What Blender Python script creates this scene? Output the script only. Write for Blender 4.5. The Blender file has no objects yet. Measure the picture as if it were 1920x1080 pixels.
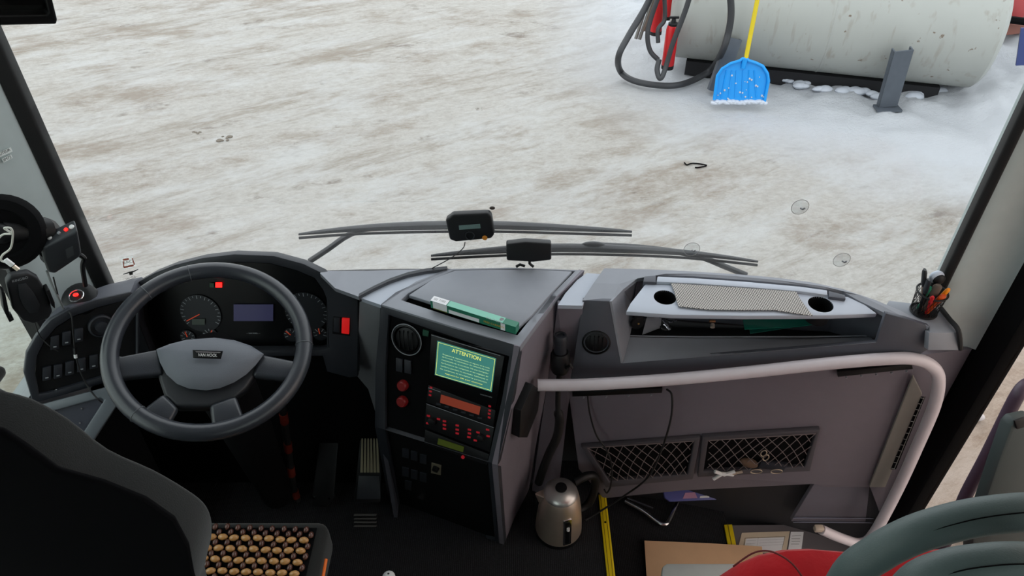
import bpy, bmesh, math, random
from mathutils import Vector, Matrix, noise
V = Vector
random.seed(4)
scn = bpy.context.scene
COL = scn.collection
# ------------------------------------------------------------------ camera, sky, exposure
PITCH = math.radians(39.5); FPX = 1387.0
CAM = V((0, 0, 2.2))
cd = bpy.data.cameras.new('camera'); cam = bpy.data.objects.new('camera', cd); COL.objects.link(cam)
cam.location = CAM; cam.rotation_euler = (math.pi/2 - PITCH, 0, 0)
cd.lens = 36.0*FPX/1920; cd.sensor_width = 36; cd.clip_start = .02; cd.clip_end = 300
scn.camera = cam
w = bpy.data.worlds.new('overcast_sky'); scn.world = w; w.use_nodes = True
bg = w.node_tree.nodes['Background']; bg.inputs[0].default_value = (.93, .97, 1.0, 1); bg.inputs[1].default_value = 1.0
scn.view_settings.view_transform = 'Standard'; scn.view_settings.look = 'None'
scn.view_settings.gamma = 1; scn.view_settings.use_curve_mapping = False
scn.view_settings.exposure = 1.05

# ------------------------------------------------------------------ helpers
FW = V((0, math.cos(PITCH), -math.sin(PITCH))); UP = V((0, math.sin(PITCH), math.cos(PITCH))); RT = V((1, 0, 0))
def ray(px, py): return FW + RT*((px-960)/FPX) + UP*((540-py)/FPX)
def PZ(px, py, z): d = ray(px, py); return CAM + d*((z-CAM.z)/d.z)
def PY(px, py, y): d = ray(px, py); return CAM + d*((y-CAM.y)/d.y)
def PX(px, py, x): d = ray(px, py); return CAM + d*((x-CAM.x)/d.x)
class Plane:
    def __init__(s, a, b, c):
        s.p = V(a); n = (V(b)-V(a)).cross(V(c)-V(a)).normalized()
        s.n = n if n.dot(CAM - s.p) > 0 else -n
    def at(s, px, py, off=0):
        d = ray(px, py); return CAM + d*((s.p + s.n*off - CAM).dot(s.n)/d.dot(s.n))

def lin(c):
    c /= 255.0
    return c/12.92 if c <= .04045 else ((c+.055)/1.055)**2.4
MATS = {}
def mat(name, rgb, rough=.6, metal=0, var=.06, scale=30, bump=0, bscale=400, emit=0, spec=.5, coat=0, sheen=0, trans=0):
    if name in MATS: return MATS[name]
    m = bpy.data.materials.new(name); m.use_nodes = True; nt = m.node_tree; N = nt.nodes; L = nt.links
    b = N['Principled BSDF']
    c = (lin(rgb[0]), lin(rgb[1]), lin(rgb[2]))
    tc = N.new('ShaderNodeTexCoord'); nz = N.new('ShaderNodeTexNoise'); nz.inputs['Scale'].default_value = scale; nz.inputs['Detail'].default_value = 4
    L.new(tc.outputs['Object'], nz.inputs['Vector'])
    mx = N.new('ShaderNodeMix'); mx.data_type = 'RGBA'
    L.new(nz.outputs['Fac'], mx.inputs['Factor'])
    mx.inputs[6].default_value = (c[0]*(1-var), c[1]*(1-var), c[2]*(1-var), 1)
    mx.inputs[7].default_value = (min(1, c[0]*(1+var)), min(1, c[1]*(1+var)), min(1, c[2]*(1+var)), 1)
    L.new(mx.outputs[2], b.inputs['Base Color'])
    b.inputs['Roughness'].default_value = rough; b.inputs['Metallic'].default_value = metal
    b.inputs['Specular IOR Level'].default_value = spec; b.inputs['Coat Weight'].default_value = coat
    b.inputs['Sheen Weight'].default_value = sheen; b.inputs['Transmission Weight'].default_value = trans
    if emit:
        L.new(mx.outputs[2], b.inputs['Emission Color']); b.inputs['Emission Strength'].default_value = emit
    if bump:
        n2 = N.new('ShaderNodeTexNoise'); n2.inputs['Scale'].default_value = bscale; n2.inputs['Detail'].default_value = 2
        L.new(tc.outputs['Object'], n2.inputs['Vector'])
        bp = N.new('ShaderNodeBump'); bp.inputs['Strength'].default_value = bump; bp.inputs['Distance'].default_value = .002
        L.new(n2.outputs['Fac'], bp.inputs['Height']); L.new(bp.outputs['Normal'], b.inputs['Normal'])
    MATS[name] = m; return m

def thing(name, label, cat, loc=(0, 0, 0), group=None):
    o = bpy.data.objects.new(name, None); COL.objects.link(o); o.location = loc; o.empty_display_size = .05
    o['label'] = label; o['category'] = cat
    if group: o['group'] = group
    return o
def tag(o, label, cat, group=None, kind=None):
    o['label'] = label; o['category'] = cat
    if group: o['group'] = group
    if kind: o['kind'] = kind
    return o
def woff(p):
    v = V((0, 0, 0))
    while p is not None: v += p.location; p = p.parent
    return v
def mk(name, bm, m, parent=None, smooth=False, bevel=0, seg=2, label=None, kind=None, angle=30):
    bmesh.ops.remove_doubles(bm, verts=bm.verts, dist=1e-6)
    bmesh.ops.recalc_face_normals(bm, faces=bm.faces)
    if bevel:
        es = [e for e in bm.edges if len(e.link_faces) == 2 and e.calc_face_angle(0) > math.radians(angle)]
        bmesh.ops.bevel(bm, geom=es, offset=bevel, segments=seg, profile=.5, affect='EDGES', clamp_overlap=True)
        smooth = True
    if parent is None:
        xs = [v.co for v in bm.verts]
        o0 = V(((min(v.x for v in xs)+max(v.x for v in xs))/2, (min(v.y for v in xs)+max(v.y for v in xs))/2, min(v.z for v in xs)))
    else: o0 = woff(parent)
    bmesh.ops.translate(bm, verts=bm.verts, vec=-o0)
    me = bpy.data.meshes.new(name); bm.to_mesh(me); bm.free()
    if smooth:
        for p in me.polygons: p.use_smooth = True
        try: me.set_sharp_from_angle(angle=math.radians(40))
        except Exception: pass
    me.materials.append(m)
    o = bpy.data.objects.new(name, me); COL.objects.link(o)
    if parent is None: o.location = o0
    else: o.parent = parent
    if label: o['label'] = label
    if kind: o['kind'] = kind
    return o
def B(): return bmesh.new()
def box(bm, c, s, R=None):
    r = bmesh.ops.create_cube(bm, size=1); M = Matrix.Translation(c) @ (R.to_4x4() if R else Matrix()) @ Matrix.Diagonal((*s, 1))
    bmesh.ops.transform(bm, matrix=M, verts=r['verts']); return bm
def frame(x, n):
    x = x.normalized(); n = (n - x*n.dot(x)).normalized(); y = n.cross(x)
    return Matrix((x, y, n)).transposed()
def prism(bm, pts, vec):
    a = [bm.verts.new(p) for p in pts]; b = [bm.verts.new(V(p)+vec) for p in pts]; n = len(a)
    bm.faces.new(a); bm.faces.new(b[::-1])
    for i in range(n): bm.faces.new((a[i], b[i], b[(i+1) % n], a[(i+1) % n]))
    return bm
def loft(bm, rows, close=False):
    vs = [[bm.verts.new(p) for p in r] for r in rows]
    for i in range(len(vs)-1):
        n = len(vs[i])
        for j in range(n if close else n-1):
            k = (j+1) % n; bm.faces.new((vs[i][j], vs[i][k], vs[i+1][k], vs[i+1][j]))
    return vs
def solid(bm, rows, vec):
    """thick sheet: rows of points, back side offset by vec"""
    a = loft(bm, rows); b = loft(bm, [[V(p)+vec for p in r] for r in rows])
    R = len(a)-1; Cn = len(a[0])-1
    for j in range(Cn):
        bm.faces.new((a[0][j], a[0][j+1], b[0][j+1], b[0][j])); bm.faces.new((a[R][j], a[R][j+1], b[R][j+1], b[R][j]))
    for i in range(R):
        bm.faces.new((a[i][0], a[i+1][0], b[i+1][0], b[i][0])); bm.faces.new((a[i][Cn], a[i+1][Cn], b[i+1][Cn], b[i][Cn]))
    return bm
def spline(pts, k=6, closed=False):
    pts = [V(p) for p in pts]; n = len(pts); out = []
    rng = range(n if closed else n-1)
    for i in rng:
        if closed: p0, p1, p2, p3 = pts[(i-1) % n], pts[i], pts[(i+1) % n], pts[(i+2) % n]
        else: p0, p1, p2, p3 = pts[max(i-1, 0)], pts[i], pts[i+1], pts[min(i+2, n-1)]
        for j in range(k):
            t = j/k; out.append(.5*((2*p1)+(p2-p0)*t+(2*p0-5*p1+4*p2-p3)*t*t+(3*p1-p0-3*p2+p3)*t**3))
    if not closed: out.append(pts[-1])
    return out
def tube(bm, pts, r, n=10, closed=False, flat=1.0, ref=None):
    pts = [V(p) for p in pts]; m = len(pts); rings = []
    nrm = V(ref) if ref else None
    for i, p in enumerate(pts):
        t = (pts[(i+1) % m]-pts[i-1]) if closed else (pts[min(i+1, m-1)]-pts[max(i-1, 0)])
        t.normalize()
        if nrm is None:
            nrm = t.cross(V((0, 0, 1)));
            if nrm.length < .1: nrm = t.cross(V((1, 0, 0)))
        nrm = (nrm - t*nrm.dot(t)).normalized(); bi = t.cross(nrm)
        rr = r[i] if isinstance(r, (list, tuple)) else r
        rings.append([p + nrm*(rr*math.cos(a)) + bi*(rr*flat*math.sin(a)) for a in (2*math.pi*q/n for q in range(n))])
        if ref: nrm = V(ref)
    if closed: rings.append(rings[0])
    vs = loft(bm, rings, True)
    if not closed: bm.faces.new(vs[0]); bm.faces.new(vs[-1][::-1])
    return bm
def lathe(bm, prof, o, axis=(0, 0, 1), n=28, cap=True):
    ax = V(axis).normalized(); x = ax.orthogonal().normalized(); y = ax.cross(x); o = V(o)
    rings = [[o + ax*h + (x*math.cos(a)+y*math.sin(a))*max(r, 1e-4) for a in (2*math.pi*i/n for i in range(n))] for r, h in prof]
    vs = loft(bm, rings, True)
    if cap: bm.faces.new(vs[0]); bm.faces.new(vs[-1][::-1])
    return bm
def ell(bm, c, s, R=None, u=14, v=10):
    r = bmesh.ops.create_uvsphere(bm, u_segments=u, v_segments=v, radius=1)
    bmesh.ops.transform(bm, matrix=Matrix.Translation(c) @ (R.to_4x4() if R else Matrix()) @ Matrix.Diagonal((*s, 1)), verts=r['verts']); return bm
def plate(name, pix, pl, t, m, parent=None, off=0, bevel=0, **k):
    """slab whose front outline follows pixel measurements on a real plane; t thick, off in front of it"""
    pts = [pl.at(x, y, off+t) for x, y in pix]
    return mk(name, prism(B(), pts, -pl.n*t), m, parent, bevel=bevel, **k)
def ring_plate(name, outer, inner, pl, t, m, parent=None, off=0, bevel=0, **k):
    """frame: outer and inner outlines with the same number of points"""
    bm = B(); n = len(outer)
    rows = [[pl.at(*p, off+t) for p in outer], [pl.at(*p, off+t) for p in inner],
            [pl.at(*p, off+t)-pl.n*t for p in inner], [pl.at(*p, off+t)-pl.n*t for p in outer]]
    vs = loft(bm, rows, True)
    for j in range(n): q = (j+1) % n; bm.faces.new((vs[3][j], vs[3][q], vs[0][q], vs[0][j]))
    return mk(name, bm, m, parent, bevel=bevel, **k)
def text(name, s, pl, a, b, m, parent, h=None, off=.0006, d=.0004):
    """lettering lying on plane pl, baseline from pixel a to pixel b"""
    A = pl.at(*a, off); Bp = pl.at(*b, off)
    cu = bpy.data.curves.new('t', 'FONT'); cu.body = s; cu.extrude = 0
    to = bpy.data.objects.new('t', cu); COL.objects.link(to)
    dg = bpy.context.evaluated_depsgraph_get(); me = bpy.data.meshes.new_from_object(to.evaluated_get(dg))
    bm = B(); bm.from_mesh(me); bpy.data.objects.remove(to); bpy.data.curves.remove(cu); bpy.data.meshes.remove(me)
    xs = [v.co.x for v in bm.verts]; wdt = max(xs)-min(xs)
    bmesh.ops.translate(bm, verts=bm.verts, vec=(-min(xs), 0, 0))
    sx = (Bp-A).length/wdt; sy = (h/.7) if h else sx
    M = Matrix.Translation(A) @ frame(Bp-A, pl.n).to_4x4() @ Matrix.Diagonal((sx, sy, 1, 1))
    bmesh.ops.transform(bm, matrix=M, verts=bm.verts)
    o = woff(parent); bmesh.ops.translate(bm, verts=bm.verts, vec=-o)
    me = bpy.data.meshes.new(name); bm.to_mesh(me); bm.free(); me.materials.append(m)
    ob = bpy.data.objects.new(name, me); COL.objects.link(ob); ob.parent = parent
    return ob
def disc(pl, c, r_px):  # polygon round a pixel centre on the plane, real circle with radius measured in pixels along x
    C0 = pl.at(*c); rr = (pl.at(c[0]+r_px, c[1])-C0).length
    return C0, rr
def struct(name, bm, m, parent=None, **k):
    o = mk(name, bm, m, parent, **k)
    if parent is None: o['kind'] = 'structure'
    return o

# ------------------------------------------------------------------ materials
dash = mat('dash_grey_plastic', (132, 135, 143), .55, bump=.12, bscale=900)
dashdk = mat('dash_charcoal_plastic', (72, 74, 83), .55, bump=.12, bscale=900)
bezel = mat('bezel_dark_plastic', (36, 39, 46), .5, bump=.1, bscale=900)
black = mat('black_plastic', (9, 10, 13), .5, spec=.35)
matt = mat('black_matt', (4, 4, 6), .9, spec=.15)
gloss = mat('black_gloss', (5, 6, 9), .35, spec=.3)
silver = mat('silver_painted_plastic', (168, 174, 186), .42, var=.03, bump=.05, bscale=900)
mauve = mat('warm_grey_panel', (112, 106, 115), .6, bump=.12, bscale=800)
rubber = mat('black_rubber', (16, 16, 18), .65)
pillar = mat('pillar_grey_trim', (176, 186, 186), .6, bump=.1, bscale=700)
leather = mat('black_leather', (46, 49, 55), .28, bump=.15, bscale=600)
padm = mat('airbag_pad_plastic', (92, 96, 104), .55, bump=.2, bscale=900)
chrome = mat('chrome', (215, 215, 218), .15, 1)
steel = mat('brushed_steel', (222, 205, 188), .38, .85, var=.05)
white = mat('white_plastic', (225, 225, 225), .5)
red = mat('red_plastic', (190, 22, 28), .4)
redlit = mat('red_lit_button', (220, 30, 30), .4, emit=.2)
redhot = mat('red_lamp', (255, 25, 20), .4, emit=1.6)
amber = mat('amber_marks', (200, 70, 40), .5, emit=.1)
yellow = mat('yellow_strip', (235, 205, 10), .55)
tick = mat('gauge_print', (150, 155, 160), .6)
papermat = mat('white_paper', (225, 225, 228), .7)
green = mat('green_card', (20, 120, 90), .4)

def glassmat(name, tint, fres=.06, haze=0):
    m = bpy.data.materials.new(name); m.use_nodes = True; nt = m.node_tree; N = nt.nodes; L = nt.links
    for n in list(N):
        if n.type == 'BSDF_PRINCIPLED': N.remove(n)
    out = [n for n in N if n.type == 'OUTPUT_MATERIAL'][0]
    t = N.new('ShaderNodeBsdfTransparent'); t.inputs[0].default_value = (*tint, 1)
    g = N.new('ShaderNodeBsdfGlossy'); g.inputs['Roughness'].default_value = .02
    mx = N.new('ShaderNodeMixShader'); mx.inputs[0].default_value = fres
    L.new(t.outputs[0], mx.inputs[1]); L.new(g.outputs[0], mx.inputs[2]); last = mx
    if haze:
        d = N.new('ShaderNodeBsdfTranslucent'); d.inputs[0].default_value = (.9, .9, .9, 1)
        m2 = N.new('ShaderNodeMixShader'); m2.inputs[0].default_value = haze
        nz = N.new('ShaderNodeTexNoise'); nz.inputs['Scale'].default_value = 9; nz.inputs['Detail'].default_value = 6
        mr = N.new('ShaderNodeMapRange'); mr.inputs[1].default_value = .3; mr.inputs[2].default_value = .7; mr.inputs[3].default_value = haze*.6; mr.inputs[4].default_value = haze*1.4
        L.new(nz.outputs[0], mr.inputs[0]); L.new(mr.outputs[0], m2.inputs[0])
        L.new(mx.outputs[0], m2.inputs[1]); L.new(d.outputs[0], m2.inputs[2]); last = m2
    L.new(last.outputs[0], out.inputs[0]); return m
gl_front = glassmat('windscreen_glass', (.97, .98, .98), .015)
gl_band = glassmat('windscreen_lower_band', (.96, .97, .97), .012, .025)
gl_side = glassmat('side_glass', (.90, .95, .92), .04)
gl_door = glassmat('door_glass', (.99, .90, .84), .04)

# carpet with ribs
carpet = mat('ribbed_black_carpet', (22, 22, 26), .95)
def rib(m, sc, dirv, dark, light):
    nt = m.node_tree; N = nt.nodes; L = nt.links; b = N['Principled BSDF']
    tc = N.new('ShaderNodeTexCoord'); wv = N.new('ShaderNodeTexWave'); wv.bands_direction = dirv
    wv.inputs['Scale'].default_value = sc; wv.inputs['Distortion'].default_value = 1.5; wv.inputs['Detail'].default_value = 2; wv.inputs['Detail Scale'].default_value = 8
    L.new(tc.outputs['Object'], wv.inputs['Vector'])
    n = N.new('ShaderNodeTexNoise'); n.inputs['Scale'].default_value = 260; L.new(tc.outputs['Object'], n.inputs['Vector'])
    mul = N.new('ShaderNodeMath'); mul.operation = 'MULTIPLY'; L.new(wv.outputs['Fac'], mul.inputs[0]); L.new(n.outputs['Fac'], mul.inputs[1])
    r = N.new('ShaderNodeValToRGB'); r.color_ramp.elements[0].position = .2; r.color_ramp.elements[1].position = .6
    r.color_ramp.elements[0].color = (*dark, 1); r.color_ramp.elements[1].color = (*light, 1)
    L.new(mul.outputs[0], r.inputs[0]); L.new(r.outputs[0], b.inputs['Base Color'])
    bp = N.new('ShaderNodeBump'); bp.inputs['Distance'].default_value = .003; bp.inputs['Strength'].default_value = .6
    L.new(mul.outputs[0], bp.inputs['Height']); L.new(bp.outputs[0], b.inputs['Normal'])
rib(carpet, 50, 'X', (.004, .004, .006), (.018, .02, .024))

# ------------------------------------------------------------------ outside ground
GZ = -.85
def snowmat():
    m = bpy.data.materials.new('dirty_packed_snow'); m.use_nodes = True; nt = m.node_tree; N = nt.nodes; L = nt.links
    b = N['Principled BSDF']; b.inputs['Roughness'].default_value = .75; b.inputs['Specular IOR Level'].default_value = .25
    g = N.new('ShaderNodeNewGeometry')
    def tex(rotz, sc, scale, detail=8, rough=.6, lac=2.0, loc=(0, 0, 0)):
        mp = N.new('ShaderNodeMapping'); mp.vector_type = 'TEXTURE'; mp.inputs['Rotation'].default_value = (0, 0, rotz); mp.inputs['Scale'].default_value = (1/sc[0], 1/sc[1], 1); mp.inputs['Location'].default_value = loc
        L.new(g.outputs['Position'], mp.inputs['Vector'])
        n = N.new('ShaderNodeTexNoise'); n.inputs['Scale'].default_value = scale; n.inputs['Detail'].default_value = detail; n.inputs['Roughness'].default_value = rough
        L.new(mp.outputs[0], n.inputs['Vector']); return n.outputs['Fac']
    def ramp(f, a, b_, lo=0., hi=1.):
        r = N.new('ShaderNodeMapRange'); r.inputs[1].default_value = a; r.inputs[2].default_value = b_; r.inputs[3].default_value = lo; r.inputs[4].default_value = hi
        L.new(f, r.inputs[0]); return r.outputs[0]
    def math_(op, a, b_):
        r = N.new('ShaderNodeMath'); r.operation = op
        for i, v in enumerate((a, b_)):
            if isinstance(v, (int, float)): r.inputs[i].default_value = v
            else: L.new(v, r.inputs[i])
        return r.outputs[0]
    def mix(f, a, b_):
        r = N.new('ShaderNodeMix'); r.data_type = 'RGBA'; L.new(f, r.inputs[0])
        for i, v in ((6, a), (7, b_)):
            if isinstance(v, tuple): r.inputs[i].default_value = (*v, 1)
            else: L.new(v, r.inputs[i])
        return r.outputs[2]
    sep = N.new('ShaderNodeSeparateXYZ'); L.new(g.outputs['Position'], sep.inputs[0])
    # cleaner snow drift towards the tank
    s = math_('ADD', math_('MULTIPLY', sep.outputs[0], .55), math_('MULTIPLY', sep.outputs[1], .85))
    s = math_('ADD', s, math_('MULTIPLY', tex(0, (1, 1, 1), .9, 5), 1.6))
    clean = ramp(s, 6.2, 7.4)
    right = ramp(sep.outputs[0], .2, 1.6); clean = math_('MULTIPLY', clean, right)
    dirt1 = ramp(tex(.22, (.5, 1.0, 1), 1.4, 13, .78), .50, .61)
    dirt2 = ramp(tex(.55, (.28, 1.5, 1), 1.5, 14, .78, loc=(3, 1, 0)), .52, .62)
    spot = ramp(tex(.3, (.6, 1.1, 1), 3.0, 12, .76, loc=(7, 2, 0)), .575, .67)
    grain = ramp(tex(.2, (.7, 1.1, 1), 22, 10, .85), .42, .66)
    keep = math_('SUBTRACT', 1.0, math_('MULTIPLY', clean, .9))
    c = mix(grain, (.63, .605, .565), (.46, .425, .385))
    c = mix(math_('MULTIPLY', math_('MULTIPLY', dirt1, .75), keep), c, (.34, .275, .215))
    c = mix(math_('MULTIPLY', math_('MULTIPLY', dirt2, .70), keep), c, (.34, .285, .225))
    c = mix(math_('MULTIPLY', math_('MULTIPLY', spot, .75), keep), c, (.22, .175, .14))
    wn = ramp(tex(.5, (.6, 1.6, 1), 1.6, 12, .75, loc=(1, 5, 0)), .49, .62)
    c = mix(math_('MULTIPLY', wn, .6), c, (.70, .70, .69))
    c = mix(math_('MULTIPLY', clean, .85), c, (.74, .77, .82))
    L.new(c, b.inputs['Base Color'])
    bp = N.new('ShaderNodeBump'); bp.inputs['Strength'].default_value = 1.0; bp.inputs['Distance'].default_value = .06
    h = math_('ADD', tex(.3, (.8, 1.2, 1), 5, 12, .78), math_('MULTIPLY', tex(0, (1, 1, 1), 30, 6, .7), .4))
    L.new(h, bp.inputs['Height']); L.new(bp.outputs[0], b.inputs['Normal'])
    return m
snow = snowmat()
def ghgt(x, y):
    z = .02*noise.noise(V((x*.5, y*.9, 0))) + .010*noise.noise(V((x*1.7, y*4, 3)))
    s = .55*x + .85*y
    k = max(0, min(1, (s-6.3)/1.3))*max(0, min(1, (x-.4)/1.2))
    z += k*(.035 + .06*noise.noise(V((x*2.2, y*2.2, 5))) + .085*noise.noise(V((x*5.5, y*5.5, 1))) + .02*noise.noise(V((x*15, y*15, 2))))
    far = max(0, min(1, (x-3.9)/1.0))*max(0, min(1, (y-5.0)/1.2)); z += far*.30
    return GZ + z
bm = B(); nx, ny = 330, 260
gv = [[bm.verts.new((-11 + 22*i/nx, (y := 1.9 + 12*j/ny), ghgt(-11 + 22*i/nx, y))) for i in range(nx+1)] for j in range(ny+1)]
for j in range(ny):
    for i in range(nx): bm.faces.new((gv[j][i], gv[j][i+1], gv[j+1][i+1], gv[j+1][i]))
g = mk('ground', bm, snow, None, smooth=True); g['kind'] = 'structure'
bm = B(); box(bm, (0, 0, GZ-.09), (140, 140, .1)); g = mk('ground', bm, snow); g['kind'] = 'structure'

# ------------------------------------------------------------------ coach body
def wy(x): return 1.70 - .072*x - .1176*x*x
floorpl = Plane((0, 0, 0), (1, 0, 0), (0, 1, 0))
SX = .31
struct('floor', box(B(), ((-1.27+SX)/2, .93, -.03), (SX+1.27, 1.5, .06)), carpet)
STZ = -.20
struct('floor', box(B(), ((SX+.79)/2, .85, STZ-.03), (.79-SX, 1.75, .06)), carpet)
struct('trim_6', box(B(), (SX+.004, .95, -.115), (.012, 1.5, .17)), rubber)
HZ = -.28
struct('floor', box(B(), (1.035, .85, HZ-.03), (.49, 1.4, .06)), mauve)
struct('trim_7', box(B(), (.795, .9, -.25), (.01, 1.3, .08)), rubber)
struct('floor', box(B(), (0, -2.2, .36), (2.5, 4.7, .1)), carpet)       # raised passenger deck behind
struct('trim_8', box(B(), (0, .14, .15), (2.5, .02, .42)), rubber)
cream = mat('coach_wall_lining', (205, 205, 208), .8)
struct('ceiling', box(B(), (0, -1.3, 2.78), (2.56, 6.2, .06)), cream)
struct('wall_back', box(B(), (0, -4.4, 1.2), (2.56, .06, 3.2)), cream)
bm = B(); box(bm, (-1.27, -1.4, .08), (.05, 5.9, 1.0)); box(bm, (-1.27, -1.4, 2.5), (.05, 5.9, .55))
for y in (-4.2, -2.9, -1.5, -.1): box(bm, (-1.27, y, 1.4), (.05, .22, 1.7))
box(bm, (-1.27, 1.12, .02), (.05, .95, 1.5))
struct('wall_left', bm, mat('coach_side_lining', (150, 152, 156), .7))
bm = B(); box(bm, (1.29, -2.1, .3), (.05, 4.5, 1.7)); box(bm, (1.29, -1.4, 2.5), (.05, 5.9, .55))
for y in (-4.2, -2.9, -1.5, -.1): box(bm, (1.29, y, 1.6), (.05, .22, 1.4))
struct('wall_right', bm, mat('coach_side_lining', (150, 152, 156), .7))
bm = B()
xs = [-1.27 + 2.56*i/16 for i in range(17)]
solid(bm, [[V((x, wy(x)+.03, z)) for x in xs] for z in (-.6, .80)], V((0, .05, 0)))
struct('wall_front', bm, mat('outer_skin', (40, 40, 44), .6))
# header over windscreen
bm = B(); solid(bm, [[V((x, wy(x)-.0, z)) for x in xs] for z in (2.45, 2.8)], V((0, .06, 0))); struct('trim_9', bm, black)
# windscreen glass: clear upper pane area and the slightly hazy lower band
xs2 = [-1.195 + 2.315*i/24 for i in range(25)]
t = struct('window_1', solid(B(), [[V((x, wy(x)+.008, z)) for x in xs2] for z in (1.09, 2.46)], V((0, .005, 0))), gl_front)
lb = mk('lower_band', solid(B(), [[V((x, wy(x)+.008, z)) for x in xs2] for z in (.79, 1.09)], V((0, .005, 0))), gl_band, t)
for k, (x, a, b) in enumerate(((-1.27, .16, 1.46), (-1.27, -1.4, -.2))):
    s = struct('window_%d' % (k+2), box(B(), (x, (a+b)/2, 1.5), (.006, b-a, 1.5)), gl_side)
    ring = B()
    for yy in (a, b): box(ring, (x, yy, 1.5), (.04, .03, 1.5))
    mk('window_frame', ring, rubber, s)
struct('window_4', box(B(), (-1.27, -2.9, 1.4), (.006, 2.6, 1.7)), gl_side)
struct('window_5', box(B(), (1.29, -2.2, 1.7), (.006, 4.2, 1.1)), gl_side)

# left windscreen pillar: black seal + grey-green trim
SL = V((-1.12, 1.53, 0)); TL = V((-1.262, 1.44, 0))
def vert_prism(pts, z0, z1): return prism(B(), [V((p[0], p[1], z0)) for p in pts], V((0, 0, z1-z0)))
struct('trim_1', vert_prism([(-1.181, 1.616), (-1.150, 1.634), (-1.150, 1.665), (-1.21, 1.65)], .80, 2.6), rubber, bevel=.006)
bm = B(); rows = []
for z in (.86, 1.0, 1.3, 1.7, 2.6):
    rows.append([V((-1.180, 1.625, z)), V((-1.190, 1.60, z)), V((-1.21, 1.57, z)), V((-1.235, 1.53, z)), V((-1.252, 1.49, z)), V((-1.285, 1.46, z))])
struct('trim_2', solid(bm, rows, V((-.01, .07, 0))), pillar, smooth=True)
# right pillar
struct('trim_3', vert_prism([(1.088, 1.462), (1.104, 1.450), (1.125, 1.47), (1.10, 1.50)], .93, 2.6), rubber, bevel=.004)
bm = B(); rows = []
for z in (.80, 1.0, 1.4, 2.0, 2.6):
    rows.append([V((1.104, 1.456, z)), V((1.125, 1.445, z)), V((1.16, 1.448, z)), V((1.20, 1.452, z)), V((1.235, 1.448, z)), V((1.26, 1.43, z))])
struct('trim_4', solid(bm, rows, V((.01, .07, 0))), pillar, smooth=True)
# door: black frame post, glass, lower
d = struct('door_1', vert_prism([(1.252, 1.465), (1.252, 1.35), (1.30, 1.35), (1.30, 1.465)], HZ-.1, 2.6), gloss if False else matt, bevel=.008)
mk('door_glass', box(B(), (1.285, .75, 1.0), (.006, 1.2, 2.9)), gl_door, d)
mk('door_frame', box(B(), (1.285, .12, 1.0), (.05, .08, 2.9)), matt, d)
mk('door_sill', box(B(), (1.285, .75, HZ-.05), (.05, 1.2, .06)), matt, d)
# ------------------------------------------------------------------ driver dashboard
dd = thing('driver_dashboard', 'dark grey hooded instrument dashboard behind the steering wheel', 'dashboard', (-.8, 1.6, .4))
PQ = Plane((-.75, 1.57, 1.02), (-.45, 1.55, 1.0), (-.45, 1.47, .68))
hood_o = [(243, 549), (261, 528), (290, 512), (328, 497), (380, 484), (439, 477), (513, 480), (569, 495), (606, 513), (624, 536), (660, 552), (672, 556), (670, 705), (655, 708), (613, 697), (605, 668), (420, 668), (250, 690), (235, 620)]
hood_i = [(256, 560), (274, 542), (305, 524), (340, 510), (385, 499), (439, 492), (505, 494), (555, 507), (590, 522), (606, 545), (612, 560), (613, 575), (614, 600), (616, 640), (617, 652), (600, 657), (420, 658), (285, 668), (262, 610)]
ring_plate('bezel', hood_o, hood_i, PQ, .03, bezel, dd, off=-.03, bevel=.004)
# hood shell to windscreen
fo = [PQ.at(*p) for p in hood_o[:12]]
rows = [fo]
for k in (.4, .8, 1.0):
    rw = []
    for p in fo:
        y = p.y*(1-k) + (wy(p.x)-.01)*k
        rw.append(V((p.x, y, CAM.z - y*((CAM.z-p.z)/p.y + .012*k))))
    rows.append(rw)
rows.append([V((p.x, p.y, .80)) for p in rows[-1]])
mk('hood', solid(B(), rows, V((0, .0, -.012))), dashdk, dd, smooth=True)
# inner walls of the hood
fi = [PQ.at(*p) for p in hood_i]; DV = V((0, .85, -.53))*.055
cw = B(); loft(cw, [fi, [p + DV for p in fi]], True); mk('inner_shroud', cw, black, dd)
PF = Plane(PQ.p - PQ.n*.085, PQ.p - PQ.n*.085 + V((1, .02, 0)).cross(PQ.n).cross(PQ.n)*-1, PQ.p - PQ.n*.085 + V((1, .02, 0)).cross(PQ.n))
PF.p = PQ.p + DV; PF.n = PQ.n
cl = mk('instrument_cluster', prism(B(), [p + DV*.97 for p in fi], -PQ.n*.02), gloss, dd)
gm = mat('gauge_face', (24, 27, 33), .5)
OF = .006
def gauge(cx, cy, r, a0, a1, n, needle, nm='gauge'):
    C0 = PF.at(cx, cy, OF); rr = (PF.at(cx+r, cy, OF)-C0).length
    X = (PF.at(cx+10, cy, OF)-C0).normalized(); Y = PF.n.cross(X)
    gq = mk(nm, lathe(B(), [(rr, -.002), (rr, 0)], C0, PF.n, 32), gm, cl)
    bm = B()
    for i in range(n+1):
        a = math.radians(a0+(a1-a0)*i/n); dv = X*math.cos(a)+Y*math.sin(a); L_ = .010 if i % 2 == 0 else .006
        box(bm, C0 + dv*(rr-L_/2-.002) + PF.n*.0008, (L_, .0016, .0006), frame(dv, PF.n))
    mk('scale_marks', bm, tick, cl, kind=None)
    a = math.radians(needle); dv = X*math.cos(a)+Y*math.sin(a); bm = B()
    box(bm, C0 + dv*rr*.45 + PF.n*.002, (rr*.8, .0025, .001), frame(dv, PF.n)); mk('needle', bm, amber, cl)
gauge(376, 588, 38, 215, -35, 20, 207)
gauge(574, 585, 40, 215, -35, 20, -150)
for cx, cy, nd in ((352, 632, 100), (394, 628, 60), (546, 628, 135), (600, 626, 95)):
    gauge(cx, cy, 14, 200, -20, 6, nd, 'small_gauge')
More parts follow.
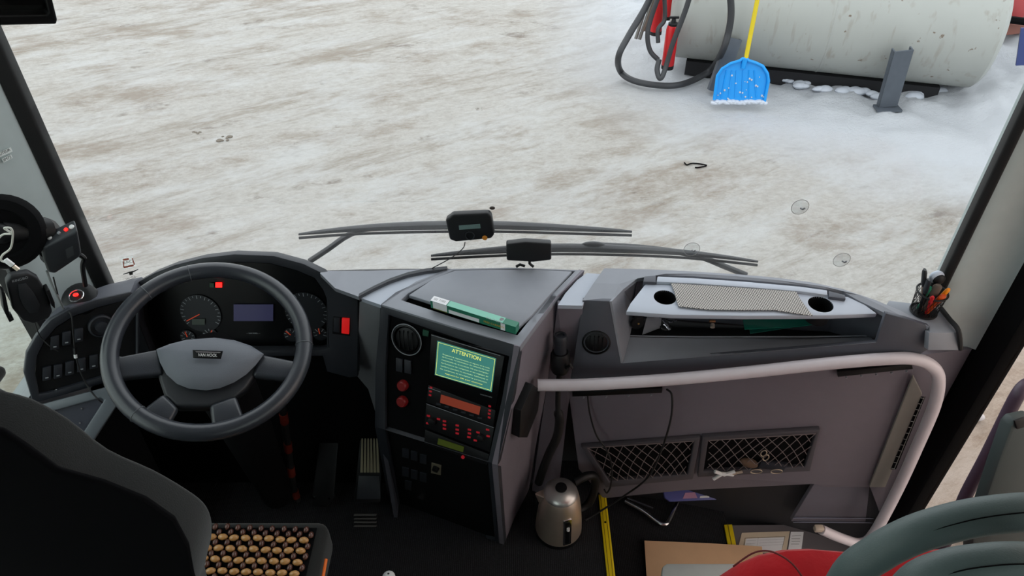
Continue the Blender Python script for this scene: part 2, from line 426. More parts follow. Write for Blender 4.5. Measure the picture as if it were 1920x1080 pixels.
plate('display', [(438, 571), (512, 571), (512, 602), (438, 602)], PF, .001, mat('violet_lcd', (58, 58, 88), .3, emit=.12), cl, off=OF)
plate('odometer', [(360, 598), (384, 598), (384, 609), (360, 609)], PF, .001, mat('grey_lcd', (70, 78, 72), .4), cl, off=OF+.003)
plate('warning_lamp', [(404, 530), (416, 530), (416, 539), (404, 539)], PF, .001, redhot, cl, off=OF, label='red lit warning lamp')
plate('indicator_lamp', [(393, 531), (401, 531), (401, 539), (393, 539)], PF, .001, mat('dim_green', (8, 60, 30), .4), cl, off=OF)
text('emblem', '\u2014 VAN HOOL \u2014', PF, (462, 626), (488, 626), tick, cl, h=.004, off=OF+.002)
# right shoulder wedge & hazard switch
plate('shoulder', [(612, 560), (672, 557), (671, 706), (655, 708), (613, 697)], PQ, .012, bezel, dd, off=-.016, bevel=.002)
hs = plate('switch_housing', [(624, 593), (657, 596), (656, 630), (623, 626)], PQ, .004, black, dd, off=-.003, bevel=.001)
plate('hazard_switch', [(641, 597), (655, 598), (654, 627), (640, 625)], PQ, .006, redlit, hs, off=0, bevel=.001, label='red lit hazard switch')
plate('rocker', [(626, 596), (637, 597), (636, 624), (625, 622)], PQ, .006, bezel, hs, off=0, bevel=.001)
# top slab from shoulder to windscreen and to the console
topf = [(600, 512), (628, 540), (672, 556), (700, 541), (730, 527), (765, 515), (800, 508), (838, 504)]
front = [PZ(x, y, .955) for x, y in topf]; front[0] = PZ(600, 512, .99)
back = [V((p.x - .0, wy(p.x)-.01, .81)) for p in front]
mid = [PZ(x, y, .95) for x, y in ((606, 508), (640, 508), (690, 508), (715, 507), (745, 506), (775, 505.5), (806, 505), (840, 503))]
mk('top', solid(B(), [front, mid, back], V((0, 0, -.012))), dash, dd, smooth=True)
side = [PZ(x, y, .955) for x, y in topf[2:]]
bm = B(); solid(bm, [side, [p+V((0, 0, -.02)) for p in side]], V((0, .012, 0))); mk('top_edge', bm, bezel, dd)
mk('knee_panel', box(B(), (-.84, 1.60, .40), (.84, .03, .8)), matt, dd)
# left switch panel
PL = Plane((-1.236, 1.274, .80), (-1.175, 1.37, .95), (-1.02, 1.50, .95))
lo = [(45, 700), (50, 662), (68, 630), (95, 600), (130, 580), (180, 562), (245, 547), (262, 560), (262, 690), (200, 718), (82, 752), (62, 756)]
li = [(66, 700), (70, 668), (84, 640), (106, 614), (138, 594), (184, 577), (243, 562), (256, 572), (256, 685), (200, 704), (90, 737), (74, 740)]
ring_plate('switch_surround', lo, li, PL, .02, bezel, dd, off=-.018, bevel=.004)
sp = plate('switch_panel', li, PL, .01, black, dd, off=-.02)
fo = [PL.at(*p) for p in lo[:8]]
rows = [fo, [V((p.x-.01, p.y+.05, p.z-.004)) for p in fo], [V((p.x-.02, min(wy(p.x)-.01, p.y+.10), max(.9, p.z-.03) if i > 2 else p.z-.03)) for i, p in enumerate(fo)]]
mk('switch_surround_shell', solid(B(), rows, V((0, 0, -.01))), dashdk, dd, smooth=True)
for (x, y) in [(88, 700), (109, 696), (131, 690), (153, 684), (176, 678), (103, 642), (125, 634), (148, 628)]:
    s = plate('rocker_switch', [(x-8, y-10), (x+8, y-13), (x+8, y+12), (x-8, y+15)], PL, .008, bezel, sp, off=-.009, bevel=.0015)
    plate('symbol', [(x-3, y+8), (x+3, y+7), (x+3, y+9), (x-3, y+10)], PL, .001, tick, sp, off=0)
C0, rr = disc(PL, (190, 612), 24)
mk('rotary_dial', lathe(B(), [(rr, -.01), (rr, .0), (rr*.86, .002), (rr*.84, -.004), (rr*.5, -.004), (rr*.48, .008), (rr*.3, .009)], C0, PL.n, 32), bezel, sp, smooth=True)
plate('silver_key', [(101, 731), (110, 730), (110, 736), (102, 738)], PL, .006, chrome, sp, off=-.008, bevel=.001, label='small chrome key')
# side console below the switch panel
sc_ = thing('side_console', 'dark console box with pale grey edges left of the steering wheel', 'console', (-1.1, 1.1, .5))
PC = Plane(PZ(80, 770, .74), PZ(190, 740, .74), PZ(140, 830, .66))
ring_plate('edge_frame', [(62, 762), (215, 722), (232, 740), (165, 842), (120, 850), (66, 800)], [(82, 776), (188, 746), (195, 750), (150, 820), (118, 826), (86, 795)], PC, .02, mat('console_edge', (92, 98, 104), .4), sc_, off=-.01, bevel=.004)
pp = plate('insert', [(78, 774), (192, 744), (198, 752), (152, 824), (116, 830), (82, 795)], PC, .01, mat('console_insert', (48, 50, 62), .4), sc_, off=-.012)
for q in ((153, 766), (150, 793)):
    C0, rr = disc(PC, q, 2.2); mk('screw', lathe(B(), [(rr, -.002), (rr*.8, .002)], C0, PC.n, 10), chrome, pp)
mk('box', prism(B(), [PC.at(*p, -.012) for p in ((64, 764), (213, 725), (230, 742), (165, 840), (118, 848), (68, 800))], V((0, 0, -.6))), matt, sc_)

# ------------------------------------------------------------------ steering wheel
WC = V((-.717, 1.268, .975)); e, az = math.radians(67.9), math.radians(34.6)
WN = V((math.cos(e)*math.sin(az), -math.cos(e)*math.cos(az), math.sin(e)))
WU = WN.cross(V((0, 0, 1))).normalized(); WV = WN.cross(WU)
PW = Plane(WC, WC+WU, WC+WV)
sw = thing('steering_wheel', 'black leather steering wheel with four spokes and maker\u2019s badge', 'steering wheel', WC)
pts = [WC + (WU*math.cos(a)+WV*math.sin(a))*.2150 for a in (2*math.pi*i/72 for i in range(72))]
mk('rim', tube(B(), pts, .0200, 18, closed=True), leather, sw, smooth=True)
hubm = mat('hub_plastic', (30, 32, 37), .45)
mk('hub', prism(B(), [PW.at(x, y, -.01) for x, y in ((288, 662), (340, 645), (402, 640), (460, 648), (498, 668), (480, 700), (462, 726), (440, 745), (396, 762), (330, 762), (308, 742), (298, 712))], -WN*.035), hubm, sw, bevel=.008, seg=3)
pad_o = [(293, 655), (318, 645), (350, 637), (402, 633), (440, 638), (470, 648), (495, 664), (480, 684), (462, 702), (439, 717), (412, 728), (387, 732), (355, 729), (332, 720), (312, 702), (300, 680)]
bm = B(); cpt = PW.at(395, 680, .028)
r0 = [PW.at(x, y, -.008) for x, y in pad_o]; r1 = [PW.at(x, y, .006) for x, y in pad_o]
r2 = [p.lerp(cpt, .12)+WN*.006 for p in r1]; r3 = [p.lerp(cpt, .5)+WN*.006 for p in r1]
vs = loft(bm, [r0, r1, r2, r3], True); bm.faces.new(vs[3])
pad = mk('airbag_pad', bm, padm, sw, smooth=True)
for q in ([(214, 660), (225, 668), (297, 654), (304, 700), (226, 708), (214, 716)], [(487, 662), (556, 676), (572, 668), (562, 720), (542, 712), (472, 704)], [(306, 736), (334, 764), (312, 802), (252, 778)], [(392, 758), (442, 740), (458, 784), (398, 804)]):
    mk('spoke', prism(B(), [PW.at(x, y, -.002) for x, y in q], -WN*.024), leather, sw, bevel=.009, seg=3)
for a in (-68, 25, 155, 262):
    an = math.radians(a); dv = WU*math.cos(an)+WV*math.sin(an); tg = WN.cross(dv)
    pc = WC+dv*.2150
    ringp = [pc + (dv*math.cos(t_)+WN*math.sin(t_))*.0205 for t_ in (2*math.pi*i/20 for i in range(20))]
    mk('stitch_seam', tube(B(), ringp, .0009, 5, closed=True), tick if False else mat('seam_thread', (85, 88, 92), .7), sw, smooth=True)
PB = Plane(PW.at(361, 657, .036), PW.at(416, 659, .036), PW.at(388, 672, .031))
eb = plate('badge', [(361, 656), (418, 658), (414, 673), (362, 671)], PB, .003, gloss, sw, off=-.001, bevel=.0006)
text('badge_lettering', 'VAN HOOL', PB, (371, 668), (407, 669), white, eb, h=.007, off=.0022)
plate('badge_wing', [(366, 658.5), (414, 660), (412, 662), (368, 660.5)], PB, .0006, chrome, eb, off=.002)
# column & stalk & banded hose
scn_ = thing('steering_column', 'black steering column shroud below the steering wheel', 'steering column', (-.72, 1.4, .1))
a = WC - WN*.04; b = V((-.80, 1.50, .05))
mk('shroud', tube(B(), [a, a-WN*.06, a.lerp(b, .4), b], [.06, .075, .07, .05], 16), matt, scn_, smooth=True)
a = PQ.at(556, 660, -.02)
mk('stalk', tube(B(), [a+V((-.12, 0, 0)), a, a+V((.025, -.01, .0))], [.007, .008, .011], 10), black, scn_, smooth=True)
hs_ = thing('banded_hose', 'black hose with orange bands in the dark footwell', 'hose', (-.45, 1.55, .0))
hp = spline([PY(525, 740, 1.52), PY(535, 800, 1.53), PY(543, 860, 1.54), PY(552, 920, 1.52), PY(568, 960, 1.50)], 8)
mk('hose', tube(B(), hp, .011, 10), rubber, hs_, smooth=True)
for i in (6, 13, 19, 25):
    mk('orange_band', tube(B(), [hp[i-1], hp[i], hp[i+1]], .0135, 10), mat('orange_band', (110, 30, 14), .6), hs_, smooth=True)

# ------------------------------------------------------------------ centre console
cc = thing('centre_console', 'tall grey centre console turned to the driver with radio stack', 'console', (-.1, 1.45, 0))
TLc = PZ(715, 570, .95); TRc = PZ(975, 650, .95); KR = PY(933, 872, 1.20)
PK = Plane(TLc, TRc, KR); KL = PK.at(703, 800)
BR = PZ(945, 1021, .0); BL = PZ(735, 980, 0.0)
PK2 = Plane(KL, KR, BR)
outer = [(715, 571), (975, 650), (962, 742), (933, 872), (703, 800), (704, 690)]
inner = [(728, 590), (955, 668), (942, 745), (915, 866), (722, 806), (722, 690)]
ring_plate('front_frame', outer, inner, PK, .02, bezel, cc, off=-.02, bevel=.002)
panel = plate('instrument_panel', inner, PK, .01, matt, cc, off=-.02)
outer2 = [(703, 800), (933, 872), (945, 1021), (738, 985)]; inner2 = [(722, 806), (915, 866), (930, 1000), (750, 968)]
plate('lower_panel', [(722, 806), (915, 866), (928, 1010), (750, 978)], PK2, .01, matt, cc, off=-.02)
ring_plate('lower_frame', outer2, [(722, 806), (915, 866), (928, 1012), (752, 975)], PK2, .02, bezel, cc, off=-.02, bevel=.002)
# side wall: warm grey
st = [PZ(975, 650, .95), PZ(1008, 605, .95), PZ(1045, 556, .95), PZ(1096, 507, .95)]
low = [KR, KR+V((.05, .12, 0)), KR+V((.10, .22, 0)), KR+V((.16, .34, 0))]
bot = [BR, BR+V((.035, .1, 0)), BR+V((.08, .2, 0)), BR+V((.12, .3, 0))]
mk('side_wall', solid(B(), [st, [a.lerp(b, .5)+V((.006, 0, 0)) for a, b in zip(st, low)], low, bot], V((-.015, .004, 0))), mauve, cc)
# left side wall
st2 = [TLc, PZ(742, 548, .95), PZ(838, 504, .95)]
sb = [BL+V((.004, .02, 0)), BL+V((.0, .12, 0)), BL+V((.02, .25, 0))]
mk('left_wall', solid(B(), [st2, [KL+V((.004, .02, 0)), KL+V((.004, .12, 0)), KL+V((.02, .25, 0))], sb], V((.012, 0, 0))), dashdk, cc)
# top: rim frame round lid
PT = Plane((0, 1, .95), (1, 1, .95), (0, 2, .95))
tf_o = [(715, 571), (845, 611), (975, 650), (1008, 605), (1045, 556), (1092, 506), (960, 501), (838, 504), (780, 527), (742, 552)]
tf_i = [(752, 562), (860, 598), (970, 628), (1000, 590), (1036, 550), (1078, 508), (960, 504), (850, 507), (800, 531), (765, 550)]
ring_plate('top_rim', tf_o, tf_i, PT, .02, dash, cc, off=-.02, bevel=.002)
plate('top_well', [(745, 560), (972, 634), (1082, 507), (850, 505)], PT, .01, matt, cc, off=-.035)
lidp = [[PZ(x, y, .953 + dz) for x, y in r] for dz, r in ((0, [(766, 553), (830, 573), (900, 597), (966, 619)]), (.004, [(790, 537), (850, 551), (920, 570), (998, 590)]), (.004, [(815, 521), (880, 528), (950, 538), (1034, 549)]), (0, [(852, 507), (920, 505), (1000, 505), (1073, 508)]))]
mk('lid', solid(B(), lidp, V((0, 0, -.012))), dash, cc, bevel=.003)
# silver flank strips either side of the console
ss = [PZ(x, y, .945) for x, y in ((674, 558), (700, 545), (740, 527), (780, 515), (840, 506))]
s2 = [PZ(x, y, .945) for x, y in ((715, 572), (744, 552), (782, 528), (812, 516), (860, 505))]
mk('silver_flank', solid(B(), [ss, s2], V((0, 0, -.012))), silver, cc, label='pale silver strip along the console')
PS = Plane(ss[0], s2[0], s2[0]+V((0, .02, -.3)))
plate('silver_cheek', [(674, 559), (714, 572), (706, 700), (704, 775), (690, 730), (668, 704)], PS, .012, mat('silver_cheek', (120, 122, 126), .45), cc, off=-.012, bevel=.002, label='pale silver cheek')
s3 = [PZ(x, y, .945) for x, y in ((1046, 572), (1060, 550), (1082, 525), (1100, 512))]
s4 = [PZ(x, y, .945) for x, y in ((1092, 573), (1102, 552), (1116, 527), (1131, 514))]
mk('silver_flank', solid(B(), [s3, s4], V((0, 0, -.012))), silver, cc, label='pale silver strip along the console')
mk('recess_wall', solid(B(), [[PZ(1046, 573, .94), PZ(1094, 573, .94)], [V((.10, 1.52, .5)), V((.17, 1.50, .5))], [V((.07, 1.55, 0)), V((.16, 1.53, 0))]], V((0, .02, 0))), mauve, cc)
sil = mat('silver_line', (130, 134, 140), .4)
# vent
def vent(pl, c, r_px, par, ringm, off=0):
    C0, rr = disc(pl, c, r_px); C0 = C0 + pl.n*off
    v = mk('round_vent', lathe(B(), [(rr, -.008), (rr, .003), (rr*.9, .005), (rr*.88, -.002), (rr*.82, -.006)], C0, pl.n, 32), ringm, par, smooth=True)
    X = pl.n.orthogonal().normalized() if False else V((1, 0, 0)); X = (X-pl.n*X.dot(pl.n)).normalized(); Y = pl.n.cross(X)
    mk('vent_core', lathe(B(), [(rr*.8, -.008), (rr*.78, .001), (rr*.5, .006), (.001, .008)], C0, pl.n, 28), black, v, smooth=True)
    for k in (-.45, -.15, .15, .45):
        mk('vent_slat', box(B(), C0 + X*rr*k + pl.n*.006, (.002, rr*1.25*math.sqrt(1-k*k), .004), frame(X, pl.n)), black, v)
    return v
vv = vent(PK, (762, 637), 26, panel, black, off=-.004)
C0, rr = disc(PK, (762, 637), 27); X_ = V((1, 0, 0)); X_ = (X_-PK.n*X_.dot(PK.n)).normalized(); Y_ = PK.n.cross(X_)
mk('chrome_ring', tube(B(), [C0 + X_*math.cos(t_)*rr + Y_*math.sin(t_)*rr for t_ in (2*math.pi*i/40 for i in range(40))], .0013, 6, closed=True), sil, panel, smooth=True)
PKs = PK
plate('green_tag', [(793, 618), (804, 621), (803, 631), (792, 629)], PK, .003, mat('dark_green', (10, 70, 50), .5), panel, off=-.01)
# switches and red buttons
for (x, y) in [(748, 685), (764, 688)]:
    plate('rocker_switch', [(x-6, y-14), (x+6, y-11), (x+6, y+14), (x-6, y+11)], PK, .006, bezel, panel, off=-.01, bevel=.001)
for c in ((754, 724), (753, 754)):
    C0, rr = disc(PK, c, 9)
    mk('red_button', lathe(B(), [(rr, -.012), (rr, .002), (rr*.8, .006), (rr*.3, .006)], C0, PK.n, 20), mat('dim_red', (130, 18, 20), .45), panel, smooth=True, label='round red push button')
# double screen unit
unit = plate('screen_unit', [(808, 626), (946, 668), (928, 770), (802, 722)], PK, .012, gloss, panel, off=-.01, bevel=.002)
scr = mat('green_lcd', (62, 124, 116), .3, emit=.30)
sc1 = plate('display', [(820, 639), (930, 672), (922, 735), (815, 703)], PK, .001, scr, unit, off=.0025)
ylw = mat('screen_text', (225, 225, 110), .5, emit=.45)
bmf = B()
for a, b in (((822, 642), (928, 674)), ((928, 674), (920, 732)), ((920, 732), (817, 702)), ((817, 702), (822, 642))):
    tube(bmf, [PK.at(*a, .004), PK.at(*b, .004)], .0005, 4)
mk('screen_border', bmf, ylw, sc1.parent)
text('screen_heading', 'ATTENTION', PK, (847, 660), (901, 677), ylw, unit, h=.0105, off=.0042)
pal = mat('screen_small_text', (190, 220, 160), .5, emit=.4)
LN = ['Respectez la r\u00e9glementation en vigueur et le code', 'de la route. Le conducteur du v\u00e9hicule est seul', 'responsable de sa conduite. Ne pas manipuler', 'les fonctions de navigation et les r\u00e9glages du', 'syst\u00e8me pendant la conduite. Utilisez-le si', 'les conditions de circulation le permettent.']
for i, s in enumerate(LN):
    x0, y0 = 830-i*.9, 664+i*5.6+(1 if i == 0 else 0)
    text('screen_line', s, PK, (x0, y0), (x0+88, y0+26.5), pal, unit, h=.0032, off=.0042)
text('screen_line', 'Appuyez sur OK pour continuer', PK, (834, 701), (905, 722), ylw, unit, h=.0032, off=.0042)
# radio
radio = plate('radio', [(803, 722), (929, 770), (924, 802), (799, 754)], PK, .010, black, panel, off=-.008, bevel=.0015)
plate('radio_display', [(827, 740), (901, 763), (898, 778), (825, 755)], PK, .001, mat('orange_lcd', (140, 58, 40), .4, emit=.15), radio, off=.0025, label='orange lit display')
def bar(par, a, b, r=.0007, m=sil, pl=PK, off=.004): return mk('trim_line', tube(B(), [pl.at(*a, off), pl.at(*b, off)], r, 6), m, par)
bar(unit, (809, 628), (938, 667)); bar(radio, (803, 727), (826, 735)); bar(radio, (799, 757), (926, 802))
text('maker_name', 'VDO DAYTON', PK, (900, 740), (922, 746), tick, unit, h=.003, off=.0035)
btn = mat('red_lit_key', (150, 25, 35), .4, emit=.2)
def key(par, x, y, w_=4, h_=2, pl=PK, off=.0022, m=None):
    return plate('lit_button', [(x-w_/2, y-h_/2-.6), (x+w_/2, y-h_/2+.6), (x+w_/2, y+h_/2+.6), (x-w_/2, y+h_/2-.6)], pl, .0015, m or btn, par, off=off)
for p in ((808, 727), (807, 734), (806, 741), (918, 762), (918, 770), (917, 776), (917, 783)): key(radio, *p, 4.5, 3)
for k in range(6): key(radio, 822+k*15.5, 758+k*5.2, 8, 3, m=bezel)
eq = plate('audio_controller', [(799, 757), (926, 803), (918, 848), (795, 801)], PK, .010, black, panel, off=-.008, bevel=.0015)
for p in ((803, 780), (802, 794), (822, 786), (833, 790), (833, 797), (833, 804), (857, 798), (857, 806), (857, 813), (880, 806), (880, 813), (879, 820), (896, 811), (891, 826), (914, 806), (915, 818)): key(eq, *p, 6, 3)
for c in ((812, 788), (903, 819)):
    C0, rr = disc(PK, c, 7); mk('rotary_knob', lathe(B(), [(rr, 0), (rr*.9, .012), (rr*.6, .013)], C0, PK.n, 18), black, eq, smooth=True)
cz = plate('climate_unit', [(797, 806), (917, 852), (912, 872), (795, 832)], PK, .008, black, panel, off=-.009, bevel=.001)
plate('climate_display', [(822, 822), (870, 838), (868, 848), (820, 833)], PK, .001, mat('olive_lcd', (62, 72, 20), .4, emit=.12), cz, off=.0)
kp = plate('key_plate', [(809, 868), (827, 873), (826, 891), (808, 887)], PK2, .002, mat('nickel', (150, 142, 120), .4, .5), cc, off=-.01)
C0, rr = disc(PK2, (816, 881), 4); mk('lock', lathe(B(), [(rr, -.01), (rr, .004), (rr*.5, .005)], C0, PK2.n, 14), black, kp)
C0, rr = disc(PK2, (789, 934), 3.5); mk('socket', lathe(B(), [(rr, -.012), (rr, .002)], C0, PK2.n, 14), chrome, cc)
for (x, y) in [(760, 850), (776, 855), (793, 861), (760, 885), (776, 890), (793, 895), (765, 910)]:
    plate('rocker_switch', [(x-6, y-9), (x+6, y-6), (x+6, y+10), (x-6, y+7)], PK2, .005, bezel, cc, off=-.012)
C0, rr = disc(PK, (868, 857), 3); mk('lit_button', lathe(B(), [(rr, -.01), (rr, .002)], C0, PK.n, 12), btn, panel)

# ------------------------------------------------------------------ passenger dashboard
pd = thing('passenger_dashboard', 'grey passenger side dashboard with long open storage recess', 'dashboard', (.6, 1.5, .3))
PFc = Plane(PZ(1093, 563, .95), PZ(1742, 612, .95), PZ(1070, 722, .67))
fas = [(1093, 563), (1147, 565), (1168, 681), (1290, 671), (1400, 662), (1520, 652), (1643, 642), (1661, 588), (1700, 598), (1742, 612), (1740, 655), (1720, 668), (1560, 685), (1400, 696), (1200, 715), (1068, 724)]
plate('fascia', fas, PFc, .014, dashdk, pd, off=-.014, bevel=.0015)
to = [(1133, 503), (1175, 504), (1220, 505), (1300, 509), (1380, 514), (1450, 520), (1520, 529), (1580, 542), (1640, 562), (1690, 583), (1742, 612)]
ti = [(1092, 563), (1147, 565), (1168, 543), (1195, 521), (1225, 515), (1300, 518), (1400, 525), (1500, 534), (1580, 547), (1613, 565), (1661, 588)]
tf = [PZ(x, y, .952) for x, y in to]; tn = [PZ(x, y, .95) for x, y in ti]
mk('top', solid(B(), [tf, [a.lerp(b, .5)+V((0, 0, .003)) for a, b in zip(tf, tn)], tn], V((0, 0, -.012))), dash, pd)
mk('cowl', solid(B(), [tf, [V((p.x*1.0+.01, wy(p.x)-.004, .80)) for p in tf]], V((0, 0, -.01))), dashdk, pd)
# recess walls
FL = PFc.at(1168, 681); FR = PFc.at(1643, 642)
c1 = PY(1181, 632, 1.50)
bm = B(); solid(bm, [[PFc.at(1147, 565), PZ(1168, 543, .946), PZ(1195, 521, .946)], [FL, c1, V((c1.x+.03, 1.62, c1.z))]], V((-.006, 0, 0)))
mk('recess_wall', bm, dash, pd)
inn = [PZ(x, y, .944) for x, y in ti[3:]]
mk('recess_wall', solid(B(), [inn, [V((p.x, p.y+.004, .78)) for p in inn]], V((0, .006, 0))), dashdk, pd)
wall_t = [PFc.at(1147, 565)] + inn
mk('recess_wall', solid(B(), [[PFc.at(1661, 588), wall_t[-1]], [FR, FR+V((.02, .03, 0))]], V((.006, .006, 0))), dashdk, pd)
# ledge + pocket floor
la = [PFc.at(x, y, .001) for x, y in ((1168, 681), (1290, 671), (1400, 662), (1520, 652), (1643, 642))]
lb_ = [PY(1181, 632, 1.50), PY(1300, 634, 1.492), PY(1400, 634, 1.48), PY(1520, 634, 1.46), PY(1632, 632, 1.435)]
lg = [[a.lerp(b, q/5) for a, b in zip(la, lb_)] for q in range(6)]
lg = [[p for k in range(4) for p in [rw[k].lerp(rw[k+1], f/4) for f in range(4)]] + [rw[4]] for rw in lg]
mk('ledge', solid(B(), lg, V((0, .006, -.010))), dash, pd, smooth=True)
pf = [p+V((0, .004, .002)) for p in lb_]; pb = [V((p.x+.01, wy(p.x)-.04, p.z-.02)) for p in lb_]
pocket = mk('pocket_floor', solid(B(), [[p+V((0, 0, -.012)) for p in pf], [p+V((0, 0, -.012)) for p in pb]], V((0, 0, -.01))), black, pd)
mk('trim_line', tube(B(), [p+V((0, .002, .003)) for p in lb_], .002, 6), dash, pd)
# tray with cup holders
tray_o = [(1174, 584), (1182, 568), (1210, 532), (1300, 535), (1400, 541), (1500, 548), (1590, 556), (1622, 571), (1645, 588), (1560, 591), (1400, 592), (1260, 590)]
bm = B(); TR = [PZ(x, y, .948) for x, y in tray_o]
ytray = mk('tray', prism(bm, TR, V((0, 0, -.014))), silver, pd, bevel=.003, label='pale silver tray with two round cup holders')
cuts = []; hol = []
for c, rp in (((1247, 557), 21), ((1539, 570), 23)):
    C0 = PZ(c[0], c[1], .949); rr = (PZ(c[0]+rp, c[1], .949)-C0).length; hol.append((C0, rr))
    ct = mk('cutter', lathe(B(), [(rr, -.03), (rr, .03)], C0, (0, 0, 1), 36), silver, pd); cuts.append(ct)
    md = ytray.modifiers.new('cut', 'BOOLEAN'); md.operation = 'DIFFERENCE'; md.object = ct; md.solver = 'EXACT'
bpy.context.view_layer.update()
dg = bpy.context.evaluated_depsgraph_get(); nm_ = bpy.data.meshes.new_from_object(ytray.evaluated_get(dg)); ytray.modifiers.clear(); ytray.data = nm_
for ct in cuts: bpy.data.objects.remove(ct)
for C0, rr in hol:
    mk('cup_holder', lathe(B(), [(rr, -.002), (rr*.96, -.05), (rr*.3, -.052), (.001, -.052)], C0, (0, 0, 1), 32, cap=False), black, ytray, smooth=True)
mk('rear_rail', prism(B(), [PZ(x, y, .956) for x, y in ((1233, 518), (1300, 521), (1400, 528), (1500, 537), (1551, 544), (1552, 553), (1500, 546), (1400, 538), (1300, 531), (1231, 528))], V((0, 0, -.02))), silver, pd, bevel=.002)
for q in ([(1208, 518), (1230, 516), (1230, 529), (1206, 528)], [(1554, 545), (1585, 553), (1586, 560), (1554, 556)]):
    mk('rail_end', prism(B(), [PZ(x, y, .957) for x, y in q], V((0, 0, -.02))), dashdk, pd, bevel=.002)
vent(PFc, (1118, 642), 27, pd, black)
# silver corner block on the right
cs = [(1667, 563), (1710, 568), (1762, 576), (1770, 584), (1785, 602), (1797, 623), (1743, 624), (1742, 611), (1700, 590), (1660, 574)]
corner = mk('corner_block', prism(B(), [PZ(x, y, .945) for x, y in cs], V((0, 0, -.03))), mat('corner_silver', (134, 138, 146), .5), pd, bevel=.003, label='pale silver corner block')
PCn = Plane(PZ(1743, 624, .945), PZ(1797, 623, .945), PZ(1741, 657, .90))
plate('corner_face', [(1742, 624), (1797, 623), (1799, 657), (1740, 657)], PCn, .02, mat('corner_silver', (134, 138, 146), .5), corner, off=-.02, bevel=.002)
bm = B(); tube(bm, spline([PZ(1764, 578, .953), PZ(1780, 598, .953), PZ(1797, 620, .953), PZ(1801, 655, .90)], 5), .006, 8); mk('rubber_edge', bm, rubber, corner, smooth=True)
# lower panel
PN = Plane((.12, 1.50, .62), (.12, 1.53, .05), (1.1, 1.425, .62))
lp = plate('lower_panel', [(1064, 722), (1400, 694), (1712, 664), (1712, 700), (1632, 914), (1548, 914), (1525, 908), (1283, 920), (1131, 935), (1085, 880)], PN, .02, mauve, pd, off=-.02, bevel=.003)
# side lower panel right
sr = Plane(PN.at(1715, 670), PN.at(1632, 914), V((1.25, 1.40, .5)))
mk('side_panel', solid(B(), [[PN.at(1708, 668), V((1.245, 1.44, .80))], [PN.at(1632, 914), V((1.245, 1.44, .02))]], V((0, .02, 0))), mauve, pd)
ring = [(1728, 706), (1702, 706), (1632, 914), (1660, 915)]
PR = Plane(PN.at(1702, 706, .012), PN.at(1632, 914, .012), PN.at(1660, 914, .02))
cm = mat('cream_heater_cover', (150, 146, 138), .6)
hv = mk('heater_cover', prism(B(), [PR.at(x, y) for x, y in ((1712, 706), (1729, 740), (1700, 815), (1672, 885), (1660, 914), (1630, 914))], -PR.n*.012), cm, pd, bevel=.002, label='pale cream heater cover with grille')
dk = B()
for k in range(13):
    f = k/12; x = 1727-f*55; y = 746+f*132
    tube(dk, [PR.at(x-1, y, .002), PR.at(x+6, y+1, .002)], .0012, 4)
tube(dk, [PR.at(1733, 744, .002), PR.at(1677, 879, .002)], .0012, 4)
mk('grille', dk, white if False else mat('grille_wire', (170, 168, 165), .4, .5), hv)
plate('grille_slot', [(1727, 744), (1735, 744), (1680, 880), (1670, 880)], PR, .001, matt, hv, off=.0)
# brackets under the fascia
def bracket(q, lab, nh):
    o = plate('slotted_bracket', q, PN, .01, black, pd, off=.004, bevel=.001)
    (x0, y0), (x1, y1) = [((a[0]+b[0])/2, (a[1]+b[1])/2) for a, b in ((q[0], q[3]), (q[1], q[2]))]
    for k in range(nh):
        f = (k+.5)/nh; C0, rr = disc(PN, (x0+(x1-x0)*f, y0+(y1-y0)*f), 2.2)
        mk('screw', lathe(B(), [(rr, .012), (rr*.7, .0165)], C0, PN.n, 8), sil, o)
bracket([(1073, 735), (1242, 728), (1241, 737), (1073, 744)], '', 4)
bracket([(1570, 697), (1710, 683), (1712, 692), (1571, 707)], '', 5)
# net pockets
netm = mat('net_cord', (120, 108, 108), .8)
def netpocket(o_, i_, nx_, sag, dvs):
    fr = ring_plate('net_pocket_frame', o_, i_, PN, .016, mat('pocket_frame', (74, 71, 77), .6), pd, off=0, bevel=.003)
    plate('pocket_back', i_, PN, .001, matt, fr, off=.001)
    TL_, TR_, BR_, BL_ = i_
    def uv(u, v):
        top = (TL_[0]+(TR_[0]-TL_[0])*u, TL_[1]+(TR_[1]-TL_[1])*u); bt = (BL_[0]+(BR_[0]-BL_[0])*u, BL_[1]+(BR_[1]-BL_[1])*u)
        return PN.at(top[0]+(bt[0]-top[0])*v, top[1]+(bt[1]-top[1])*v, .014 + sag*4*u*(1-u)*(1-abs(2*v-1))*.6)
    bm = B()
    for s_ in (1, -1):
        for k in range(-3, nx_+1):
            seg = []
            for q in range(9):
                v = q/8; u = (k + (v*3 if s_ > 0 else (1-v)*3))/nx_
                u += .012*math.sin(v*5+k)
                if 0 <= u <= 1: seg.append(uv(u, v))
            if len(seg) > 1: tube(bm, seg, .0012, 5)
    tube(bm, [uv(u/8, 0) for u in range(9)], .002, 5); tube(bm, [uv(u/8, 1) for u in range(9)], .002, 5)
    mk('net', bm, netm, fr)
netpocket([(1089, 838), (1313, 821), (1299, 899), (1136, 915)], [(1101, 840), (1302, 827), (1289, 890), (1142, 903)], 9, .02, 0)
netpocket([(1317, 820), (1538, 806), (1519, 884), (1308, 895)], [(1328, 826), (1530, 813), (1509, 876), (1319, 885)], 9, .03, 0)

